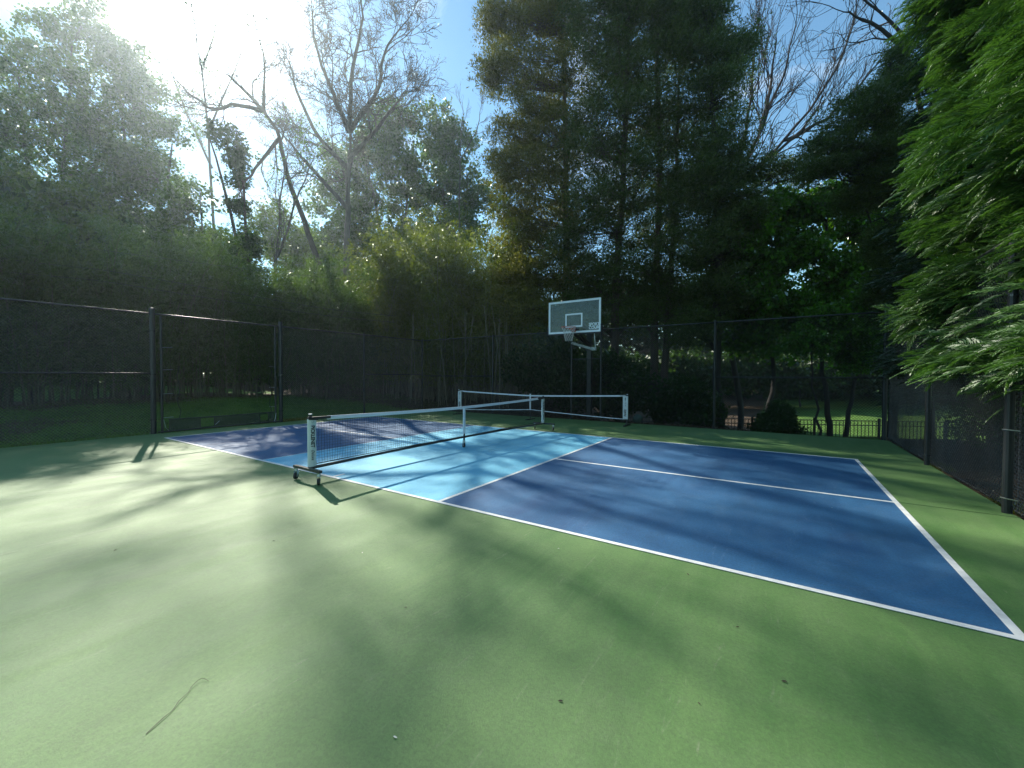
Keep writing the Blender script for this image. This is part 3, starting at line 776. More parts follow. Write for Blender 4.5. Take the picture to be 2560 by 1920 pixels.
# ------------------------------------------------------------------ iron picket fence past the back right
ipf = thing('iron_fence', 'low black iron picket fence on the lower lawn beyond the back fence', 'fence', (12, 13, -1.3))
ia, ib = at(1560, 960, 15.2)[:2], at(2470, 960, 13.6)[:2]
ie = (ib-ia)/np.linalg.norm(ib-ia); IL = float(np.linalg.norm(ib-ia))
itop = -.02
m_ = MB(); k = 0; s = 0.0; picks = []
posts_s = np.arange(.4, IL, 2.05)
gz = lambda s: float(terrain_z(*(ia+ie*s)))
for s in np.arange(0, IL, .115):
    if np.min(np.abs(posts_s-s)) < .06: continue
    q = ia+ie*s; mm = MB(); mm.box((q[0], q[1], (gz(s)+.05+itop-.01)/2), (.016, .016, itop-.01-gz(s)-.05), math.atan2(ie[1], ie[0]))
    build(mm, 'picket', M['powder'], ipf)
for s in posts_s:
    q = ia+ie*s; mm = MB(); mm.box((q[0], q[1], (gz(s)-.1+itop+.07)/2), (.06, .06, itop+.07-gz(s)+.1), math.atan2(ie[1], ie[0])); build(mm, 'post', M['powder'], ipf)
for dz in (-.02, -.18, -1.02):
    mm = MB(); mm.beam((*(ia-ie*.1), itop+dz), (*ib, itop+dz), .03, .028); build(mm, 'rail', M['powder'], ipf)
# far neighbour's chain link fence glimpsed beyond the lawn on the left
nf = thing('neighbour_fence', 'thin dark wire fence beyond the lawn at far left, under the trees', 'fence', (-9.5, -3, .5))
q0 = np.array([-9.2, -4.2]); q1 = np.array([-9.6, 2.2])
for t in (0, .26, .52, .78, 1):
    q = q0+(q1-q0)*t; z = float(terrain_z(*q)); mm = MB(); mm.tube([(q[0], q[1], z-.1), (q[0], q[1], 2.95)], .035, 6); build(mm, 'post', M['post'], nf)
mm = MB(); mm.tube([(*q0, 2.93), (*q1, 2.93)], .022, 5); build(mm, 'top_rail', M['post'], nf)
build(diag_mesh(q0, q1, .55, 2.93, .10, .003), 'chain_link', M['vinyl'], nf, kind='stuff')

# ------------------------------------------------------------------ foliage tools
def unit(v): return v/np.maximum(np.linalg.norm(v, axis=-1, keepdims=True), 1e-9)
def leaves(C, size, ratio=.5, up=None, hang=0.0, droop=None, jitter=.35):
    """diamond leaf cards (4 corners, folded) around centres C"""
    n = len(C)
    a = unit(rng.normal(size=(n, 3)) + (0 if up is None else np.asarray(up)))
    if hang: a = unit(a*np.array([1, 1, .5]) + np.array([0, 0, -hang]))
    b = unit(np.cross(a, rng.normal(size=(n, 3)))); c = np.cross(a, b)
    s = size*(1-jitter+2*jitter*rng.random((n, 1)))
    p0 = C; p2 = C+a*s; m1 = C+a*s*.45+b*s*ratio*.5+c*s*.10; m2 = C+a*s*.45-b*s*ratio*.5+c*s*.10
    return np.stack([p0, m1, p2, m2], 1)
def sprigs(C, D_, size, k=3, spread=.5, width=.16):
    """k narrow blades fanned from every centre along direction D_"""
    n = len(C); Vs = []
    for i in range(k):
        a = unit(D_ + spread*rng.normal(size=(n, 3))); b = unit(np.cross(a, rng.normal(size=(n, 3))))
        s = size*(.6+.8*rng.random((n, 1)))
        Vs.append(np.stack([C-b*s*width*.3, C+a*s*.5-b*s*width*.6, C+a*s, C+a*s*.5+b*s*width*.6], 1))
    return np.concatenate(Vs)
PROTO = {}
def proto(key, V, mat, k=4):
    me = fastmesh('leaf_spray', V, k, mat); o = bpy.data.objects.new('leaf_spray', me); PROTO[key] = o; return o
GN = {}
def gn_group(key):
    if key in GN: return GN[key]
    g = bpy.data.node_groups.new('foliage_scatter', 'GeometryNodeTree'); g.is_modifier = True
    g.interface.new_socket('Geometry', in_out='INPUT', socket_type='NodeSocketGeometry'); g.interface.new_socket('Geometry', in_out='OUTPUT', socket_type='NodeSocketGeometry')
    a = g.nodes.new('NodeGroupInput'); z = g.nodes.new('NodeGroupOutput')
    oi = g.nodes.new('GeometryNodeObjectInfo'); oi.inputs['Object'].default_value = PROTO[key]; oi.inputs['As Instance'].default_value = False
    ip = g.nodes.new('GeometryNodeInstanceOnPoints')
    nr = g.nodes.new('GeometryNodeInputNamedAttribute'); nr.data_type = 'FLOAT_VECTOR'; nr.inputs['Name'].default_value = 'spin'
    er = g.nodes.new('FunctionNodeEulerToRotation')
    ns = g.nodes.new('GeometryNodeInputNamedAttribute'); ns.data_type = 'FLOAT'; ns.inputs['Name'].default_value = 'grow'
    L_ = g.links.new
    L_(a.outputs[0], ip.inputs['Points']); L_(oi.outputs['Geometry'], ip.inputs['Instance'])
    L_(nr.outputs['Attribute'], er.inputs[0]); L_(er.outputs[0], ip.inputs['Rotation']); L_(ns.outputs['Attribute'], ip.inputs['Scale']); L_(ip.outputs[0], z.inputs[0])
    GN[key] = g; return g
def scatter(name, P, spin, grow, key, parent, **kw):
    """foliage: one object whose points each carry a small leaf spray"""
    n = len(P); me = bpy.data.meshes.new(name); me.vertices.add(n); me.vertices.foreach_set('co', P.astype(np.float32).ravel())
    at1 = me.attributes.new('spin', 'FLOAT_VECTOR', 'POINT'); at1.data.foreach_set('vector', spin.astype(np.float32).ravel())
    at2 = me.attributes.new('grow', 'FLOAT', 'POINT'); at2.data.foreach_set('value', grow.astype(np.float32))
    me.materials.append(PROTO[key].data.materials[0]); me.update()
    o = link(name, me, parent, **kw); m = o.modifiers.new('foliage', 'NODES'); m.node_group = gn_group(key); return o
def rand_spin(n, tilt=math.pi):
    return np.column_stack([(rng.random(n)*2-1)*tilt, (rng.random(n)*2-1)*tilt, rng.random(n)*2*math.pi])
def aim(dirs):
    """euler that turns +X onto dirs"""
    d = unit(dirs); return np.column_stack([rng.normal(size=len(d))*.35, -np.arcsin(np.clip(d[:, 2], -1, 1)), np.arctan2(d[:, 1], d[:, 0])])
class Wood:
    def __init__(s): s.V = []; s.F = []; s.n = 0; s.T = 0
    def tube(s, P, r, n=4):
        v, f = tube_np(P, r, n, False); s.V.append(v); s.F.append(np.array(f, np.int64)+s.n); s.n += len(v)
    def mesh(s, name, mat, off):
        V = np.concatenate(s.V)-off; me = quads_mesh(name, V, np.concatenate(s.F), mat)
        me.polygons.foreach_set('use_smooth', np.ones(len(me.polygons), bool)); return me
def make_protos():
    # broadleaf cluster, radius about 1
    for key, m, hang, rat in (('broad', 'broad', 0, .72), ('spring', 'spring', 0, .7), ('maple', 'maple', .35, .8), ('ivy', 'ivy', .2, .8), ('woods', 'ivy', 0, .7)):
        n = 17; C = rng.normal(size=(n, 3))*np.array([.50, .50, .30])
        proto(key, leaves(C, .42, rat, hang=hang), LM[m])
    # cedar tuft: upright feathery sprays
    for key, m in (('cedar', 'cedar'), ('cedard', 'cedard')):
        n = 16; C = rng.normal(size=(n, 3))*np.array([.42, .42, .26]); D_ = unit(C+np.array([0, 0, .55]))
        proto(key, sprigs(C, D_, .42, 2, .42, .20), LM[m])
    # bamboo bunch: long narrow hanging leaves
    for key, m in (('bamboo', 'bamboo'), ('bamboog', 'bamboog')):
        n = 11; C = rng.normal(size=(n, 3))*np.array([.38, .38, .24])
        proto(key, leaves(C, .62, .17, hang=.8), LM[m])
    # cypress frond: flat feathery spray along +X, unit length, drooping tip
    for key, m in (('hemlock', 'hemlock'), ('hemdark', 'hemdark')):
        V_ = []
        for s in np.linspace(.04, .96, 17):
            p = np.array([[s, 0, -.34*s*s]]); t = unit(np.array([1, 0, -.68*s]))
            for sg in (-1, 1):
                bl = (.30*(1-s)**.8+.07)*(.8+.4*rng.random())
                d = unit(t*.8+np.array([0, sg*.62, 0])+rng.normal(size=3)*.07); w = unit(np.cross(d, np.array([0, 0, 1.])+rng.normal(size=3)*.3)); wd = .020
                V_.append([p[0]-w*wd*.4, p[0]+d*bl*.5-w*wd+[0, 0, .01], p[0]+d*bl+[0, 0, -.10*bl], p[0]+d*bl*.5+w*wd+[0, 0, .01]])
                q = p[0]+d*bl*.55; d2 = unit(d+t*.5); bl2 = bl*.5; V_.append([q-w*wd*.3, q+d2*bl2*.5-w*wd*.7, q+d2*bl2, q+d2*bl2*.5+w*wd*.7])
        proto(key, np.array(V_), LM[m])
def wobble(P, amp):
    P = np.array(P, float)
    if len(P) > 2: P[1:-1] += rng.normal(size=(len(P)-2, 3))*amp
    return P
def spline(pts, n):
    pts = np.asarray(pts, float); t = np.linspace(0, len(pts)-1, n); i = np.minimum(t.astype(int), len(pts)-2); f = (t-i)[:, None]
    p0 = pts[np.maximum(i-1, 0)]; p1 = pts[i]; p2 = pts[i+1]; p3 = pts[np.minimum(i+2, len(pts)-1)]
    return .5*((2*p1)+(-p0+p2)*f+(2*p0-5*p1+4*p2-p3)*f**2+(-p0+3*p1-3*p2+p3)*f**3)
def pt(u, v, D):
    return at(u, v, D)

def make_tree(name, label, cat, trunks, blobs, D, leafk, barkk, group=None, r0=.2, nclump=200, nleaf=60, lsize=.13, cr=.5, style='broad', ratio=.55, twigr=.018, hang=0.0, depth=1.0, kindcrown='stuff', limbs=True, flat=1.0, ground=True):
    """trunks: lists of (u,v[,D]) survey points up the stem; blobs: (u,v,ru,rv[,dD,weight]) crown masses"""
    tr = []
    for tk in trunks:
        P = []
        for q in tk:
            P.append(at(q[0], q[1], q[2] if len(q) > 2 else D))
        P = np.array(P)
        if ground:
            g = P[0].copy(); g[2] = float(terrain_z(g[0], g[1]))-.1
            if P[0][2] > g[2]+.25: P = np.vstack([g, P])
            else: P[0] = g
        tr.append(P)
    basep = tr[0][0]
    root = thing(name, label, cat, (basep[0], basep[1], basep[2]+.1), group)
    off = np.array(root.location)
    W = Wood(); allp = []
    for P in tr:
        S_ = spline(P, max(8, 3*len(P)+3)); L_ = len(S_)
        S_ = wobble(S_, .03)
        rr_ = r0*(1-.86*(np.linspace(0, 1, L_)**.9)); rr_[0] *= 1.35; rr_[1] *= 1.08
        W.tube(S_, rr_, 8); allp.append((S_, rr_))
    TP = np.concatenate([a for a, _ in allp]); TR = np.concatenate([b for _, b in allp])
    LV = []
    tot = sum(b[2]*b[3]*(b[5] if len(b) > 5 else 1) for b in blobs) or 1
    for b in blobs:
        Db = D + (b[4] if len(b) > 4 else 0)
        c = at(b[0], b[1], Db); ru, rv = b[2]*Db/FPX, b[3]*Db/FPX; rd = ru*depth
        w = b[5] if len(b) > 5 else 1
        n = max(3, int(nclump*b[2]*b[3]*w/tot))
        u = unit(rng.normal(size=(n, 3)))*(rng.random((n, 1))**(.42))
        cc = c + _R*(u[:, :1]*ru) + np.array([0, 0, 1])*(u[:, 1:2]*rv) + np.array([_F[0], _F[1], 0])*(u[:, 2:]*rd)
        gzz = terrain_z(cc[:, 0], cc[:, 1]); cc = cc[cc[:, 2] > gzz+.25]
        n = len(cc)
        if n == 0: continue
        if limbs:
            low = np.where(TP[:, 2] < c[2]-.15*rv)[0]
            if len(low) == 0: low = np.array([0])
            d_ = np.linalg.norm(TP[low]-c-np.array([0, 0, -.5*rv]), axis=1); k = low[np.argmin(d_)]
            st = TP[k]; mid = (st+c)/2 + np.array([0, 0, .12*np.linalg.norm(c-st)])*(1 if style != 'cedar' else -.3)
            LP = wobble(spline([st, mid, c], 7), .08)
            rl = min(TR[k]*.6, .02+.35*ru*.1+.05)
            W.tube(LP, np.linspace(rl, rl*.3, 7), 5)
        else: LP = TP[[np.argmin(np.abs(TP[:, 2]-c[2]))]]
        for q in cc:
            if limbs: j = rng.integers(1, 7) if style != 'cedar' else 0
            if style == 'cedar':
                kk = np.argmin(np.abs(TP[:, 2]-(q[2]-.12*np.linalg.norm(q[:2]-c[:2])-.2))+.35*np.linalg.norm(TP[:, :2]-q[:2], axis=1)); s_ = TP[kk]
                if rng.random() > .45: s_ = q+unit(s_-q)*min(1.2, np.linalg.norm(s_-q))
            else: s_ = LP[j]
            m_ = (s_+q)/2+rng.normal(size=3)*.08*np.linalg.norm(q-s_)+[0, 0, .05]
            W.tube(np.array([s_, m_, q]), [twigr, twigr*.7, twigr*.3], 3)
        per = rng.integers(int(nleaf*.09), int(nleaf*.22)+2, n)
        idx = np.repeat(np.arange(n), per)
        sc = cr*(.6+.8*rng.random(n))[idx][:, None]
        lc = cc[idx] + rng.normal(size=(len(idx), 3))*sc*np.array([.46, .46, .32*flat])
        LV.append(lc)
    link('trunk', W.mesh('trunk', BM[barkk], off), root)
    if LV:
        P_ = np.concatenate(LV)-off; n = len(P_); key = leafk
        sp = rand_spin(n, .5 if style == 'cedar' else math.pi*.6)
        scatter('crown', P_, sp, lsize*(1.55 if style == 'cedar' else 2.3)*(.7+.6*rng.random(n)), key, root, kind=kindcrown)
    return root

# ------------------------------------------------------------------ bare trees
def bare_tree(name, label, cat, trunks, D, barkk='grey', r0=.16, levels=5, spread=.55, nkids=3, length=2.2, up=.25, buds=False, seed=1, start=.35, shrink=.68, grav=0.0, bud_size=.06, group=None, dens=1.0, rmin=.006):
    rg = np.random.default_rng(seed)
    tr = []
    for tk in trunks:
        P = np.array([at(q[0], q[1], q[2] if len(q) > 2 else D) for q in tk]); tr.append((P, tk))
    P0 = tr[0][0][0].copy(); P0[2] = float(terrain_z(P0[0], P0[1]))-.1
    tr[0] = (np.vstack([P0, tr[0][0]]) if tr[0][0][0][2] > P0[2]+.25 else np.vstack([P0, tr[0][0][1:]]), tr[0][1])
    root = thing(name, label, cat, (P0[0], P0[1], P0[2]+.1), group); off = np.array(root.location)
    W = Wood(); tips = []
    def grow(p, d, l, r, lev):
        n = 5; P = [p]; dd = d.copy()
        for i in range(n-1):
            dd = unit(dd + rg.normal(size=3)*.22 + np.array([0, 0, up*.35-grav])); P.append(P[-1]+dd*l/(n-1))
        P = np.array(P); W.tube(P, np.maximum(np.linspace(r, r*.55, n), rmin*.8), 5 if lev < 2 else 3)
        if lev >= levels:
            tips.append(P[-1]); tips.append(P[-2]); return
        k = nkids + (rg.random() < .4*dens)
        for i in range(k):
            t = .35+.65*(i+rg.random()*.6)/k; j = min(int(t*(n-1)), n-2); q = P[j]+(P[j+1]-P[j])*(t*(n-1)-j)
            s = unit(rg.normal(size=3)); nd = unit(dd+s*spread*1.5)
            grow(q, nd, l*shrink*(.75+.5*rg.random()), max(r*.58, rmin), lev+1)
        grow(P[-1], dd, l*shrink, max(r*.6, rmin), lev+1)
    for ti, (P, tk) in enumerate(tr):
        S_ = wobble(spline(P, max(9, 3*len(P))), .035); L_ = len(S_)
        r_a = r0 if ti == 0 else r0*.62
        rr_ = r_a*(1-.78*np.linspace(0, 1, L_)); 
        if ti == 0: rr_[0] *= 1.3
        W.tube(S_, rr_, 8)
        i0 = int(L_*(start if ti == 0 else .15))
        for i in range(i0, L_):
            if rg.random() < .75*dens:
                dd = unit(S_[min(i+1, L_-1)]-S_[max(i-1, 0)]+unit(rg.normal(size=3))*spread*1.6)
                grow(S_[i], dd, length*(.55+.6*rg.random())*(1-.35*i/L_), max(rr_[i]*.5, rmin*1.5), 2)
        grow(S_[-1], unit(S_[-1]-S_[-3]), length*.8, rr_[-1], 2)
    link('trunk', W.mesh('trunk', BM[barkk], off), root)
    if buds and tips:
        T_ = np.array(tips); T_ = np.repeat(T_, buds, 0)+rg.normal(size=(len(T_)*buds, 3))*.09
        link('buds', fastmesh('buds', leaves(T_, bud_size, .6)-off, 4, LM['bud' if bud_size < .1 else 'spring']), root, kind='stuff')
    return root

make_protos()
#TREES
exec_trees = True
# leafy tall trees on the left
make_tree('leafy_tree', 'tall airy broadleaf tree at the far left edge, its top against the sky', 'tree', [[(150, 900), (140, 600), (165, 350), (180, 110)], [(140, 700), (70, 420), (45, 180)]],
    [(40, 170, 75, 90), (150, 120, 60, 70), (210, 70, 75, 70), (130, 300, 90, 90), (30, 330, 70, 90), (230, 230, 80, 90), (80, 480, 130, 100), (230, 430, 90, 110), (-60, 300, 80, 160)], 29, 'broad', 'grey', 'tall broadleaf trees on the left', .30, 430, 38, .21, .74)
make_tree('leafy_tree', 'tall broadleaf tree whose sloping crown runs down towards the sun', 'tree', [[(350, 900), (330, 600), (310, 330), (290, 150)], [(340, 700), (410, 480), (430, 360)]],
    [(310, 160, 70, 60), (350, 260, 70, 80), (430, 330, 50, 60, 0, .6), (300, 380, 80, 90), (390, 450, 80, 80), (330, 540, 120, 80), (400, 230, 60, 50, 0, .3)], 31, 'broad', 'grey', 'tall broadleaf trees on the left', .30, 330, 40, .21, .72)
make_tree('leafy_tree', 'hazy yellow-green tree behind the bamboo at far left', 'tree', [[(60, 950), (50, 700), (60, 500)]],
    [(40, 520, 130, 90), (190, 560, 100, 80), (90, 650, 150, 80)], 27, 'spring', 'grey', 'trees behind the left bamboo', .18, 190, 60, .22, .7)
make_tree('leafy_tree', 'hazy green tree between the sloping crown and the ivy trunk', 'tree', [[(500, 950), (510, 700), (500, 480)]],
    [(470, 520, 60, 60, 0, .5), (530, 620, 80, 60, 0, .7), (430, 620, 100, 80), (560, 690, 80, 60)], 27, 'broad', 'grey', 'trees behind the left bamboo', .18, 150, 60, .21, .7)
make_tree('ivy_tree', 'dead-looking trunk wrapped in dark ivy left of the leaning trunk', 'tree', [[(640, 980), (625, 780), (615, 560), (590, 330)], [(620, 800), (575, 520), (520, 330)]],
    [(620, 760, 34, 80), (615, 620, 26, 80), (600, 480, 22, 80), (590, 370, 28, 50), (560, 330, 34, 26, 0, .6)], 25, 'ivy', 'brown', None, .20, 80, 60, .15, .42)
bare_tree('leaning_tree', 'leaning bare tree with a long curved trunk forking near the sun', 'tree', [[(812, 930), (800, 690), (762, 560), (715, 430), (700, 345), (660, 275), (663, 205), (655, 120)],
    [(660, 275), (600, 215), (560, 182)], [(660, 280), (590, 262), (535, 272), (480, 238), (440, 200)], [(700, 345), (640, 420), (600, 480)]], 25, 'brown', .21, 4, .5, 2, 2.1, .2, 2, seed=11, start=.62, dens=.75)
bare_tree('bare_tree', 'big budding bare tree with a fan of crooked branches right of the sun', 'tree', [[(868, 960), (868, 620), (872, 420), (875, 320)],
    [(872, 330), (835, 240), (790, 120), (780, 20)], [(875, 320), (880, 180), (905, 60), (895, -30)], [(875, 330), (945, 220), (960, 130), (1010, 60)], [(870, 420), (790, 330), (740, 220), (720, 150)], [(872, 400), (960, 300), (1010, 230)], [(868, 520), (760, 400), (700, 330)]],
    29, 'grey', .27, 5, .62, 3, 2.3, .12, 1, seed=5, start=.5, dens=1.15, bud_size=.08, rmin=.014)
bare_tree('bare_tree', 'tall thin bare tree added near the sun to dapple the foreground with shade', 'tree', [[(545, 930), (535, 600), (520, 330), (500, 150), (470, -30)], [(520, 330), (590, 170), (640, 20)], [(530, 420), (450, 240), (400, 90)], [(505, 180), (540, 60), (560, -60)]],
    39, 'grey', .17, 5, .62, 3, 2.5, .12, 2, seed=17, start=.55, dens=.62, bud_size=.14, rmin=.012)  # added tree: twigs and buds dim the sun over the near court
bare_tree('bare_tree', 'thin bare sapling behind the leaning trunk', 'tree', [[(700, 960), (690, 700), (700, 520), (720, 380)], [(695, 640), (750, 480), (790, 380)]], 21, 'grey', .10, 4, .5, 3, 1.6, .2, 2, seed=9, start=.4, bud_size=.11)
make_tree('leafy_tree', 'rounded oak in young leaf right of the budding bare tree', 'tree', [[(960, 960), (955, 700), (940, 520), (900, 360)], [(955, 700), (1010, 560), (1020, 380)]],
    [(880, 400, 70, 70), (860, 520, 80, 90), (950, 330, 60, 60), (980, 440, 90, 90), (920, 620, 120, 70), (1000, 290, 50, 45), (820, 640, 90, 60, 2)], 42, 'broad', 'grey', 'oaks in young leaf', .36, 400, 40, .29, .92)
make_tree('leafy_tree', 'second oak in young leaf close to the tall cedars', 'tree', [[(1110, 960), (1120, 700), (1110, 520), (1100, 350)], [(1115, 660), (1160, 520), (1170, 430)]],
    [(1080, 330, 65, 60), (1130, 380, 65, 70), (1100, 470, 90, 80), (1180, 500, 50, 80), (1060, 580, 80, 60), (1150, 600, 80, 70)], 43, 'broad', 'grey', 'oaks in young leaf', .34, 290, 40, .29, .92)
make_tree('leafy_tree', 'pale young-leaved tree low behind the leaning trunk', 'tree', [[(760, 960), (770, 760), (780, 620)]],
    [(740, 640, 90, 60), (690, 560, 60, 50, 0, .5), (840, 700, 90, 50)], 36, 'spring', 'grey', None, .18, 110, 56, .26, .8)
bare_tree('bare_tree', 'small distant bare tree above the second oak', 'tree', [[(1150, 700), (1150, 420), (1155, 300)], [(1150, 400), (1190, 330), (1200, 280)]], 38, 'grey', .12, 4, .35, 3, 1.8, .35, False, seed=21, start=.6, rmin=.010)

# tall cedars in the middle
make_tree('cedar_tree', 'tall thin-crowned cedar with a straight bare stem left of the others', 'tree', [[(1412, 1010), (1415, 700), (1412, 400), (1408, 100), (1400, -220)]],
    [(1290, 60, 95, 70), (1240, 30, 50, 40), (1270, 170, 80, 55), (1225, 185, 40, 40), (1400, 40, 70, 90), (1390, 190, 90, 60), (1320, 270, 70, 50), (1290, 340, 65, 50), (1400, 330, 100, 70), (1260, 420, 55, 60), (1340, 440, 90, 60), (1280, 520, 60, 60),
     (1400, 520, 100, 70), (1320, 610, 80, 60), (1290, 690, 60, 50, -1), (1380, 690, 80, 60, -1), (1320, 770, 70, 45, -1.5), (1400, 790, 60, 40, -1, .8), (1270, 740, 50, 40, -1, .7), (1350, -80, 110, 80), (1330, -200, 80, 70)], 18.5, 'cedar', 'cedar', 'tall cedars behind the hoop', .22, 1050, 46, .18, .47, 'cedar', .22, flat=.7, twigr=.016)
make_tree('cedar_tree', 'broad dark cedar cluster rising straight above the backboard', 'tree', [[(1545, 1060), (1540, 760), (1560, 400), (1570, 0), (1570, -240)], [(1645, 1062), (1632, 860), (1650, 500), (1640, 100), (1640, -200)], [(1660, 1060), (1668, 830), (1690, 480), (1700, 150)]],
    [(1490, 60, 90, 90), (1600, 40, 100, 90), (1710, 60, 90, 90), (1520, 190, 100, 80), (1640, 190, 100, 90), (1560, 310, 120, 80), (1690, 320, 100, 80), (1480, 380, 80, 80), (1600, 440, 120, 80), (1710, 450, 90, 70), (1500, 540, 100, 80), (1640, 570, 120, 80),
     (1560, 680, 110, 70), (1480, 700, 80, 60), (1680, 700, 90, 60), (1420, 620, 60, 60), (1560, -80, 120, 90), (1680, -90, 110, 90), (1620, -230, 110, 90), (1620, 790, 90, 40, 0, .6), (1470, 780, 70, 50, 0, .9), (1720, 780, 90, 50, 0, .8), (1560, 740, 120, 50, 1, .8)], 17, 'cedard', 'cedar', 'tall cedars behind the hoop', .24, 1550, 46, .18, .50, 'cedar', .22, flat=.8, twigr=.016)
make_tree('cedar_tree', 'dark cedar at the right of the group with boughs reaching over blue sky', 'tree', [[(1800, 1075), (1795, 800), (1790, 500), (1780, 200), (1770, -100)]],
    [(1780, 130, 90, 60), (1860, 130, 50, 45), (1800, 230, 80, 60), (1740, 60, 70, 70), (1800, 360, 80, 60), (1760, 470, 90, 60), (1870, 430, 70, 30), (1960, 425, 70, 28), (2010, 440, 40, 18), (1830, 540, 90, 50), (1760, 620, 100, 60), (1790, 730, 100, 60), (1740, 820, 80, 50, 0, .7), (1760, -60, 90, 80)],
    15.5, 'cedard', 'dark', 'tall cedars behind the hoop', .20, 760, 46, .17, .46, 'cedar', .22, flat=.75, twigr=.016)

# right background: fan of bare limbs, maples, dark pine
bare_tree('bare_tree', 'bare tree sweeping a fan of long thin limbs across the blue sky', 'tree', [[(1850, 1000), (1800, 700), (1790, 540), (1830, 470), (1960, 350), (2080, 190), (2140, 30)],
    [(1830, 470), (1900, 330), (1960, 180), (1990, 60)], [(1830, 480), (1870, 300), (1885, 150), (1895, 60)], [(1960, 350), (2060, 300), (2160, 200), (2230, 120)], [(1800, 560), (1950, 500), (2060, 420), (2130, 340)], [(1900, 330), (1930, 200), (1940, 90)], [(1870, 440), (2000, 330), (2060, 230)]],
    20, 'dark', .15, 4, .34, 3, 2.6, .25, False, seed=3, start=.5, dens=1.0, rmin=.009, shrink=.72)
make_tree('maple_tree', 'bright green maple behind the back fence right of the cedars', 'tree', [[(1910, 1070, 15.5), (1935, 930), (1900, 760), (1880, 600)]],
    [(1880, 560, 90, 60), (1960, 530, 70, 50), (1830, 640, 80, 60), (1930, 660, 90, 60), (1860, 760, 110, 70), (1970, 790, 80, 60), (1900, 860, 90, 40, 0, .7)], 16.5, 'maple', 'dark', 'maples behind the back fence', .14, 300, 75, .14, .42, hang=.3)
make_tree('maple_tree', 'spreading green maple near the right corner post', 'tree', [[(2075, 1080, 14), (2060, 950, 14), (2050, 820), (2070, 640)]],
    [(2060, 520, 70, 50), (2150, 540, 80, 60), (2020, 620, 70, 50), (2110, 700, 100, 60), (2030, 770, 80, 60), (2160, 780, 80, 60), (2100, 850, 100, 45), (2190, 640, 60, 60)], 16, 'maple', 'dark', 'maples behind the back fence', .13, 300, 75, .14, .42, hang=.3)
make_tree('maple_tree', 'leaning dark maple trunk inside the corner by the iron fence', 'tree', [[(2112, 1100, 13.6), (2130, 990, 13.6), (2165, 880, 13.6), (2190, 760, 13.6)]],
    [(2170, 860, 60, 50), (2210, 780, 60, 70), (2140, 900, 50, 30, 0, .6)], 13.6, 'maple', 'dark', 'maples behind the back fence', .11, 90, 70, .11, .35, hang=.3)
make_tree('pine_tree', 'dark spreading pine with layered boughs against the sky at the right', 'tree', [[(2230, 1080), (2240, 800), (2240, 500), (2235, 330), (2225, 150)]],
    [(2150, 290, 80, 36), (2210, 250, 60, 40), (2080, 360, 60, 26), (2150, 400, 90, 34), (2230, 350, 70, 60), (2060, 430, 60, 22), (2210, 470, 90, 50), (2150, 500, 60, 30, 0, .6), (2240, 600, 60, 70), (2240, 720, 60, 70), (2250, 170, 40, 50)], 12.5, 'cedard', 'dark', None, .16, 520, 70, .13, .34, 'cedar', .24, flat=.6, twigr=.014)
bare_tree('bare_tree', 'bare twigs hanging in at the top beside the tall evergreen', 'tree', [[(2330, 900), (2320, 500), (2290, 200), (2235, 60), (2150, -10)], [(2270, 130), (2180, 60), (2110, 30)]], 13, 'dark', .12, 4, .4, 2, 1.3, .0, 1, seed=33, start=.75, bud_size=.05)
make_tree('young_tree', 'slim dark trunk rising between the two maples', 'tree', [[(2052, 1095, 13.2), (2035, 980, 13.2), (2030, 860, 13.2), (2040, 780, 13.2)]],
    [(2030, 850, 45, 35), (2060, 800, 50, 40)], 13.2, 'maple', 'dark', None, .06, 40, 60, .11, .3, hang=.3)
make_tree('round_bush', 'dark rounded bush in front of the iron picket fence', 'bush', [[(1945, 1080), (1945, 1050)]],
    [(1945, 1040, 34, 40), (1930, 1070, 45, 25), (1975, 1075, 35, 20)], 14.0, 'ivy', 'dark', None, .04, 60, 80, .08, .22, limbs=True)
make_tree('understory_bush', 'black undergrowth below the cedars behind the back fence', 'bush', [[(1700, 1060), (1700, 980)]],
    [(1700, 1000, 70, 60), (1760, 1020, 40, 50), (1600, 1000, 50, 40, 0, .5), (1500, 960, 120, 70, 1), (1380, 930, 110, 80, 2)], 15.0, 'ivy', 'dark', None, .05, 260, 60, .12, .42)

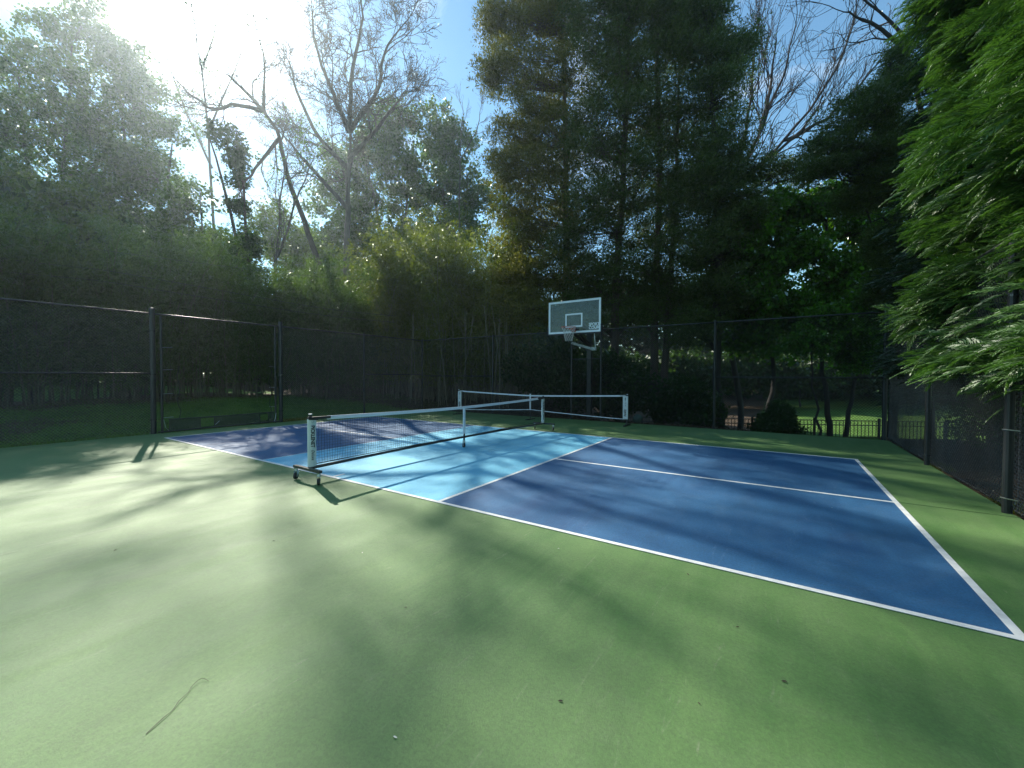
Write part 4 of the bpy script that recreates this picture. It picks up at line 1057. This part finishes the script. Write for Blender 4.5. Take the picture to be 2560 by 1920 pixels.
# bamboo: a dark wall along the left lawn and a golden-topped clump in the middle
def bamboo(label, c0, c1, wide, h, n, leafk, culmk, nleaf, sz=.17, low=.16, front=None, group='bamboo thickets', clump=None):
    c0, c1 = np.array(c0, float), np.array(c1, float)
    base = (c0+c1)/2
    root = thing('bamboo_thicket', label, 'bamboo', (base[0], base[1], float(terrain_z(*base))), group); off = np.array(root.location)
    W = Wood(); LC = []; e = unit(c1-c0); nn = np.array([-e[1], e[0]])
    for i in range(n):
        t = rng.random(); q = c0+(c1-c0)*t+nn*wide*(rng.random()-.5)*2; z = float(terrain_z(*q))
        hh = h*(.72+.38*rng.random())*(1+.10*math.sin(t*9+base[0])); ln = rng.normal(size=2)*.07*hh
        arch = rng.normal(size=2)*.16*hh
        P = np.array([[q[0]+ln[0]*s+arch[0]*s**3, q[1]+ln[1]*s+arch[1]*s**3, z-.05+hh*s*(1-.08*s**3)] for s in np.linspace(0, 1, 7)])
        W.tube(P, np.linspace(.026, .006, 7), 4)
        k = nleaf; s = low+(1-low)*rng.random(k)**.85; i0 = np.minimum((s*6).astype(int), 5); f = (s*6-i0)[:, None]
        pc = P[i0]*(1-f)+P[i0+1]*f
        LC.append(pc+rng.normal(size=(k, 3))*np.array([.34, .34, .22])*(1.25-.5*s[:, None]))
    LC = np.concatenate(LC)
    link('culms', W.mesh('culms', BM[culmk], off), root, kind='stuff')
    n_ = len(LC); scatter('foliage', LC-off, np.column_stack([rng.normal(size=n_)*.35, rng.normal(size=n_)*.35, rng.random(n_)*6.28]), .27*(.7+.6*rng.random(n_)), leafk, root, kind='stuff')
    return root
bamboo('dark bamboo thicket at the far left behind the lawn', (-9.0, -5.0), (-9.3, 1.0), 1.4, 6.4, 150, 'bamboo', 'culm', 100)
bamboo('dark bamboo thicket behind the left fence opening', (-9.2, 1.0), (-8.6, 6.5), 1.4, 6.7, 150, 'bamboo', 'culm', 100)
bamboo('dark bamboo thicket left of the golden-topped clump', (-8.4, 6.5), (-6.3, 12.0), 1.4, 6.5, 140, 'bamboo', 'culm', 100)
gb = bamboo('golden-topped bamboo clump rising behind the left back corner', (-5.6, 11.4), (-2.6, 13.2), 1.3, 9.0, 115, 'bamboog', 'culmp', 115)
bamboo('yellowish bamboo behind the back fence between golden clump and cedars', (-2.4, 12.0), (2.2, 13.0), 1.1, 8.4, 110, 'bamboog', 'culmp', 105)
# individually visible pale culms at the foot of the middle clumps
for i in range(22):
    x = -3.6+6.0*rng.random(); y = 10.6+1.0*rng.random(); z = float(terrain_z(x, y)); l = rng.normal(size=2)*.25
    mm = MB(); mm.tube([(x, y, z-.05), (x+l[0]*.5, y+l[1]*.5, z+2), (x+l[0]*1.4, y+l[1]*1.4, z+4.4)], [.024, .020, .014], 6)
    build(mm, 'culm', BM['culmp'], gb)

# ------------------------------------------------------------------ big evergreens overhanging the right fence
def evergreen(label, cx, cy, rad, h, zlow, nspray, leafk, seed, reach=1.0, name='cypress_tree', facing=True, blade=.125, group='evergreens along the right fence', slen=.35):
    rg = np.random.default_rng(seed)
    root = thing(name, label, 'tree', (cx, cy, .1), group); off = np.array([cx, cy, .1])
    W = Wood()
    W.tube(wobble(spline([(cx, cy, -.1), (cx+.05, cy, h*.5), (cx, cy, h)], 9), .02), np.linspace(.20, .03, 9), 8)
    # boughs: layered, each carrying drooping sprays; tips make shelves
    nb = int(h*15); V_ = []
    B_ = []
    for i in range(nb):
        z = zlow + (h-zlow)*((i+rg.random())/nb); z = z-.30*math.sin(z*2*math.pi/.9)*.45; a = rg.random()*2*math.pi
        if facing and rg.random() < .85: a = math.pi + rg.normal()*.85
        rr_ = rad*(1-(z/h)**3*.7)*(.80+.27*rg.random())*reach
        rr_ *= 1+.10*math.sin(z*3.1+cy)+.07*math.sin(z*7.7+a*3)
        B_.append((z, a, rr_))
        tip = np.array([cx+rr_*math.cos(a), cy+rr_*math.sin(a), z]); st = np.array([cx, cy, z-.15*rr_+.1])
        W.tube(wobble(spline([st, (st+tip)/2+[0, 0, .12], tip+[0, 0, -.05]], 5), .03), np.linspace(.03, .007, 5), 4)
    per = max(1, nspray//nb)
    for z, a, rr_ in B_:
        n = per; t = 1-.5*rg.random(n)**1.8; side = rg.normal(size=n)*.30
        ang = a+side*.9/np.maximum(t, .4)
        st = np.column_stack([cx+rr_*t*np.cos(ang), cy+rr_*t*np.sin(ang), z+.10*(1-t)*rr_+rg.normal(size=n)*.10-.10*np.abs(side)])
        od = np.column_stack([np.cos(ang), np.sin(ang), np.zeros(n)])
        # wind from the right: tips swept outwards and slightly back
        dirs = unit(od*.9+np.array([-.15, .22, .10])+rg.normal(size=(n, 3))*.42)
        ln = slen*(.55+.7*rg.random((n, 1)))
        V_.append((st, dirs, ln))
    link('trunk', W.mesh('trunk', BM['brown'], off), root)
    P_ = np.concatenate([v[0] for v in V_])-off; D_ = np.concatenate([v[1] for v in V_]); G_ = np.concatenate([v[2] for v in V_])[:, 0]
    scatter('crown', P_, aim(D_), G_*blade/.125, leafk, root, kind='stuff')
    return root
evergreen('feathery green cypress overhanging the fence between its two near posts', 16.4, 5.2, 2.35, 13.5, 1.55, 38000, 'hemlock', 101)
evergreen('nearest feathery green cypress at the right edge of the view', 16.4, 2.2, 2.35, 13.5, 1.45, 38000, 'hemlock', 102)
evergreen('cypress just outside the frame beyond the near fence post', 16.3, -1.0, 2.2, 11.5, 1.9, 5000, 'hemlock', 103, blade=.12)
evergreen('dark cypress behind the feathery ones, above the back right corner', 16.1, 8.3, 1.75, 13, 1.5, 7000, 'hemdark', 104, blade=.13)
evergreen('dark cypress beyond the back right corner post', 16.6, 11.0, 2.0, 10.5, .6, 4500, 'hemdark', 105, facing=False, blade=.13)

# ------------------------------------------------------------------ distant woods and lawn cover
def woods():
    C = []
    for a0, a1, r0_, r1_, h, n in ((118, 190, 38, 50, 9.0, 900), (50, 120, 52, 66, 11.0, 1100)):
        for i in range(n):
            a = R(a0+(a1-a0)*rng.random()); rr_ = r0_+(r1_-r0_)*rng.random()
            c = CAM+np.array([math.cos(a)*rr_, math.sin(a)*rr_, 0]); z = float(terrain_z(c[0], c[1]))
            zz = z+h*rng.random()**.9*(1+.25*math.sin(a*11))
            C.append((c[0], c[1], zz))
    C = np.array(C); idx = np.repeat(np.arange(len(C)), 5)
    lc = C[idx]+rng.normal(size=(len(idx), 3))*np.array([1.0, 1.0, .8])
    n_ = len(lc); scatter('distant_woods', lc, rand_spin(n_), 1.3*(.7+.6*rng.random(n_)), 'woods', None, kind='stuff', label='far woods seen as one mass between the nearer trunks', cat='woods')
woods()
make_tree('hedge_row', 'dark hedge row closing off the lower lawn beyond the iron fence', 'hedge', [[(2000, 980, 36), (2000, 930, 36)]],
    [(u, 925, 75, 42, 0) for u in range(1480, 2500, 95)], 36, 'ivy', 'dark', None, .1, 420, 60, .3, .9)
def blades(name, label, cat, n, xr, yr, size, leafk, fn=None):
    x = xr[0]+(xr[1]-xr[0])*rng.random(n); y = yr[0]+(yr[1]-yr[0])*rng.random(n)
    if fn is not None: k = fn(x, y); x, y = x[k], y[k]
    z = terrain_z(x, y); C = np.column_stack([x, y, z-.01]); m = len(C)
    d = unit(np.column_stack([rng.normal(size=m)*.4, rng.normal(size=m)*.4, np.ones(m)])); w = unit(np.cross(d, rng.normal(size=(m, 3))))
    s = size*(.5+rng.random((m, 1)))
    V = np.stack([C-w*s*.12, C+w*s*.12, C+d*s], 1)
    return link(name, fastmesh(name, V, 3, LM[leafk]), kind='stuff', label=label, cat=cat)
blades('lawn_grass', 'mown grass beyond the left fence up to the bamboo', 'grass', 60000, (-8.6, -1.2), (-7, 11.5), .055, 'grass')
blades('edge_grass', 'yellow-green tufts along the foot of the left fence by the opening', 'grass', 1500, (-1.35, -1.06), (3.35, 4.3), .10, 'weed')
blades('fence_foot_weeds', 'small weeds and yellowed tufts along the foot of the right fence', 'grass', 5000, (14.39, 14.62), (-1, 8.5), .07, 'weed', lambda x, y: (np.sin(y*2.3)+np.sin(y*5.1+1) > .25))
def litter(name, label, n, xr, yr, sz, fn=None, lk='litter'):
    x = xr[0]+(xr[1]-xr[0])*rng.random(n); y = yr[0]+(yr[1]-yr[0])*rng.random(n)
    if fn is not None: k = fn(x, y); x, y = x[k], y[k]
    C = np.column_stack([x, y, terrain_z(x, y)+.012])
    V = leaves(C, sz, .6); V[..., 2] = C[:, None, 2]+(V[..., 2]-C[:, None, 2])*.35+.005
    return link(name, fastmesh(name, V, 4, LM[lk]), kind='stuff', label=label, cat='leaf litter')
litter('leaf_litter', 'brown fallen leaves at the foot of the left bamboo', 16000, (-9.5, -5.9), (-6, 12), .09, lambda x, y: x < -7.4+1.2*rng.random(len(x))**2)
litter('leaf_litter', 'brown fallen leaves behind the back fence', 9000, (-3.5, 11.5), (9.5, 12.0), .08)
litter('leaf_litter', 'dry leaves and mulch under the evergreens past the right fence', 14000, (14.42, 17.5), (-1.5, 9.5), .055)
litter('leaf_litter', 'scattered dry leaves on the lawn beyond the left fence', 1400, (-6.5, -1.4), (-4.5, 1.0), .07)

# undergrowth behind the right fence
make_tree('fence_shrub', 'sparse green shrub behind the near part of the right fence', 'bush', [[(2500, 1180, 6.6), (2500, 1080, 6.6)]],
    [(2500, 1060, 60, 40), (2440, 1040, 60, 40), (2440, 1080, 50, 30)], 6.9, 'ivy', 'brown', None, .02, 50, 34, .035, .2)

# overhead cables crossing in front of the left trees
for i, (pts, lab) in enumerate((([(-420, 470), (0, 580), (325, 635), (803, 693), (1000, 700)], 'upper overhead cable crossing the left trees'),
                 ([(-420, 560), (0, 645), (255, 675), (466, 711), (803, 770), (990, 790)], 'middle overhead cable crossing the left bamboo'),
                 ([(-420, 620), (0, 678), (255, 703), (520, 745), (814, 789), (990, 806)], 'lower overhead cable crossing the left bamboo'))):
    P = np.array([at(u, v, 10.2+.006*(u+420)*.9) for u, v in pts])
    mm = MB(); mm.tube(spline(P, 24), .008 if i else .006, 5)
    build(mm, 'overhead_cable', M['cable'], label=lab, cat='cable', group='cables over the lawn')

# ------------------------------------------------------------------ small things on the court
mm = MB(); tp = spline([(9.985, -2.955, -.004), (9.95, -2.89, -.001), (9.93, -2.85, -.003), (9.895, -2.815, .001), (9.865, -2.77, -.002), (9.835, -2.745, .0), (9.82, -2.70, .004), (9.865, -2.685, -.003)], 22)
mm.tube(tp, np.linspace(.0018, .0008, 22), 5); build(mm, 'fallen_twig', M['twig'], label='thin curved twig lying alone on the green court in the foreground', cat='twig')
spots = [(7.45, -2.49, .05, 'd', 'dark dead leaf on the pale green court left of the net wheels'), (8.37, -1.64, .035, 'd', 'small dark leaf nearer than the rolling net foot'), (3.95, -2.17, .04, 'd', 'dark speck of leaf near the left fence shadow'),
         (10.18, -1.71, .035, 'd', 'small dark leaf right of the curved twig'), (10.87, -2.39, .035, 'p', 'white petal on the green court in the near foreground'), (11.63, -.22, .05, 'd', 'curled dark leaf in front of the near sideline'),
         (11.36, -1.84, .04, 'd', 'dark leaf scrap in the middle foreground'), (12.72, 2.35, .04, 'p', 'white petal on the deep blue panel'), (12.23, -1.12, .045, 'd', 'dark leaf scrap at the right foreground'),
         (9.25, -1.35, .03, 'p', 'tiny pale petal on the green court before the light blue panel'), (12.0, -.75, .035, 'd', 'small dark curl of leaf between sideline and foreground'), (10.6, -.35, .03, 'p', 'pale petal beside the near white sideline'),
         (11.9, -1.5, .03, 'd', 'narrow dark sliver of leaf at centre right'), (7.9, 1.6, .03, 'd', 'dark dot of leaf on the light blue panel')]
for x, y, s, k, lab in spots:
    z = .001 if 0 < y < 6 else -.006
    mm = MB(); a = random.random()*6.28; c_, s_ = math.cos(a), math.sin(a)
    s *= .62
    pts = [(-.5, 0, .002), (-.15, .2, .10), (.25, .16, .16), (.5, 0, .05), (.2, -.2, .12), (-.2, -.16, .04), (0, 0, .0)]
    V_ = [(x+(px*c_-py*s_)*s, y+(px*s_+py*c_)*s, z+.002+pz*s) for px, py, pz in pts]
    mm.add(V_, [(6, 0, 1), (6, 1, 2), (6, 2, 3), (6, 3, 4), (6, 4, 5), (6, 5, 0)])
    build(mm, 'fallen_leaf' if k == 'd' else 'fallen_petal', M['deadleaf' if k == 'd' else 'petal'], label=lab, cat='leaf' if k == 'd' else 'petal', group='leaf scraps on the court')
# pale mossy stone at the foot of the back fence, behind the far net's right post
mm = MB(); q = at(1590, 1050, 12.9)
me_pts = []
for th in np.linspace(0, math.pi, 6):
    for ph in np.linspace(0, 2*math.pi, 9)[:-1]:
        r_ = .16*(1+.18*math.sin(ph*3+th*2)); me_pts.append((q[0]+r_*math.sin(th)*math.cos(ph), 9.62+r_*.8*math.sin(th)*math.sin(ph), .12+.15*math.cos(th)*(1+.1*math.sin(ph))))
mm.add(me_pts, [(i*8+j, i*8+(j+1) % 8, (i+1)*8+(j+1) % 8, (i+1)*8+j) for i in range(5) for j in range(8)])
build(mm, 'garden_stone', M['stone'], smooth=True, label='pale mossy stone behind the back fence beside the far net post', cat='stone')
ms = {o.data for o in bpy.data.objects if o.type == 'MESH'}
tri = {m.name: len(m.loops)-2*len(m.polygons) for m in ms}
print('TRIS', sum(tri.values()), sorted(((v, k) for k, v in tri.items()), reverse=True)[:14])
print('objects', len(bpy.data.objects))
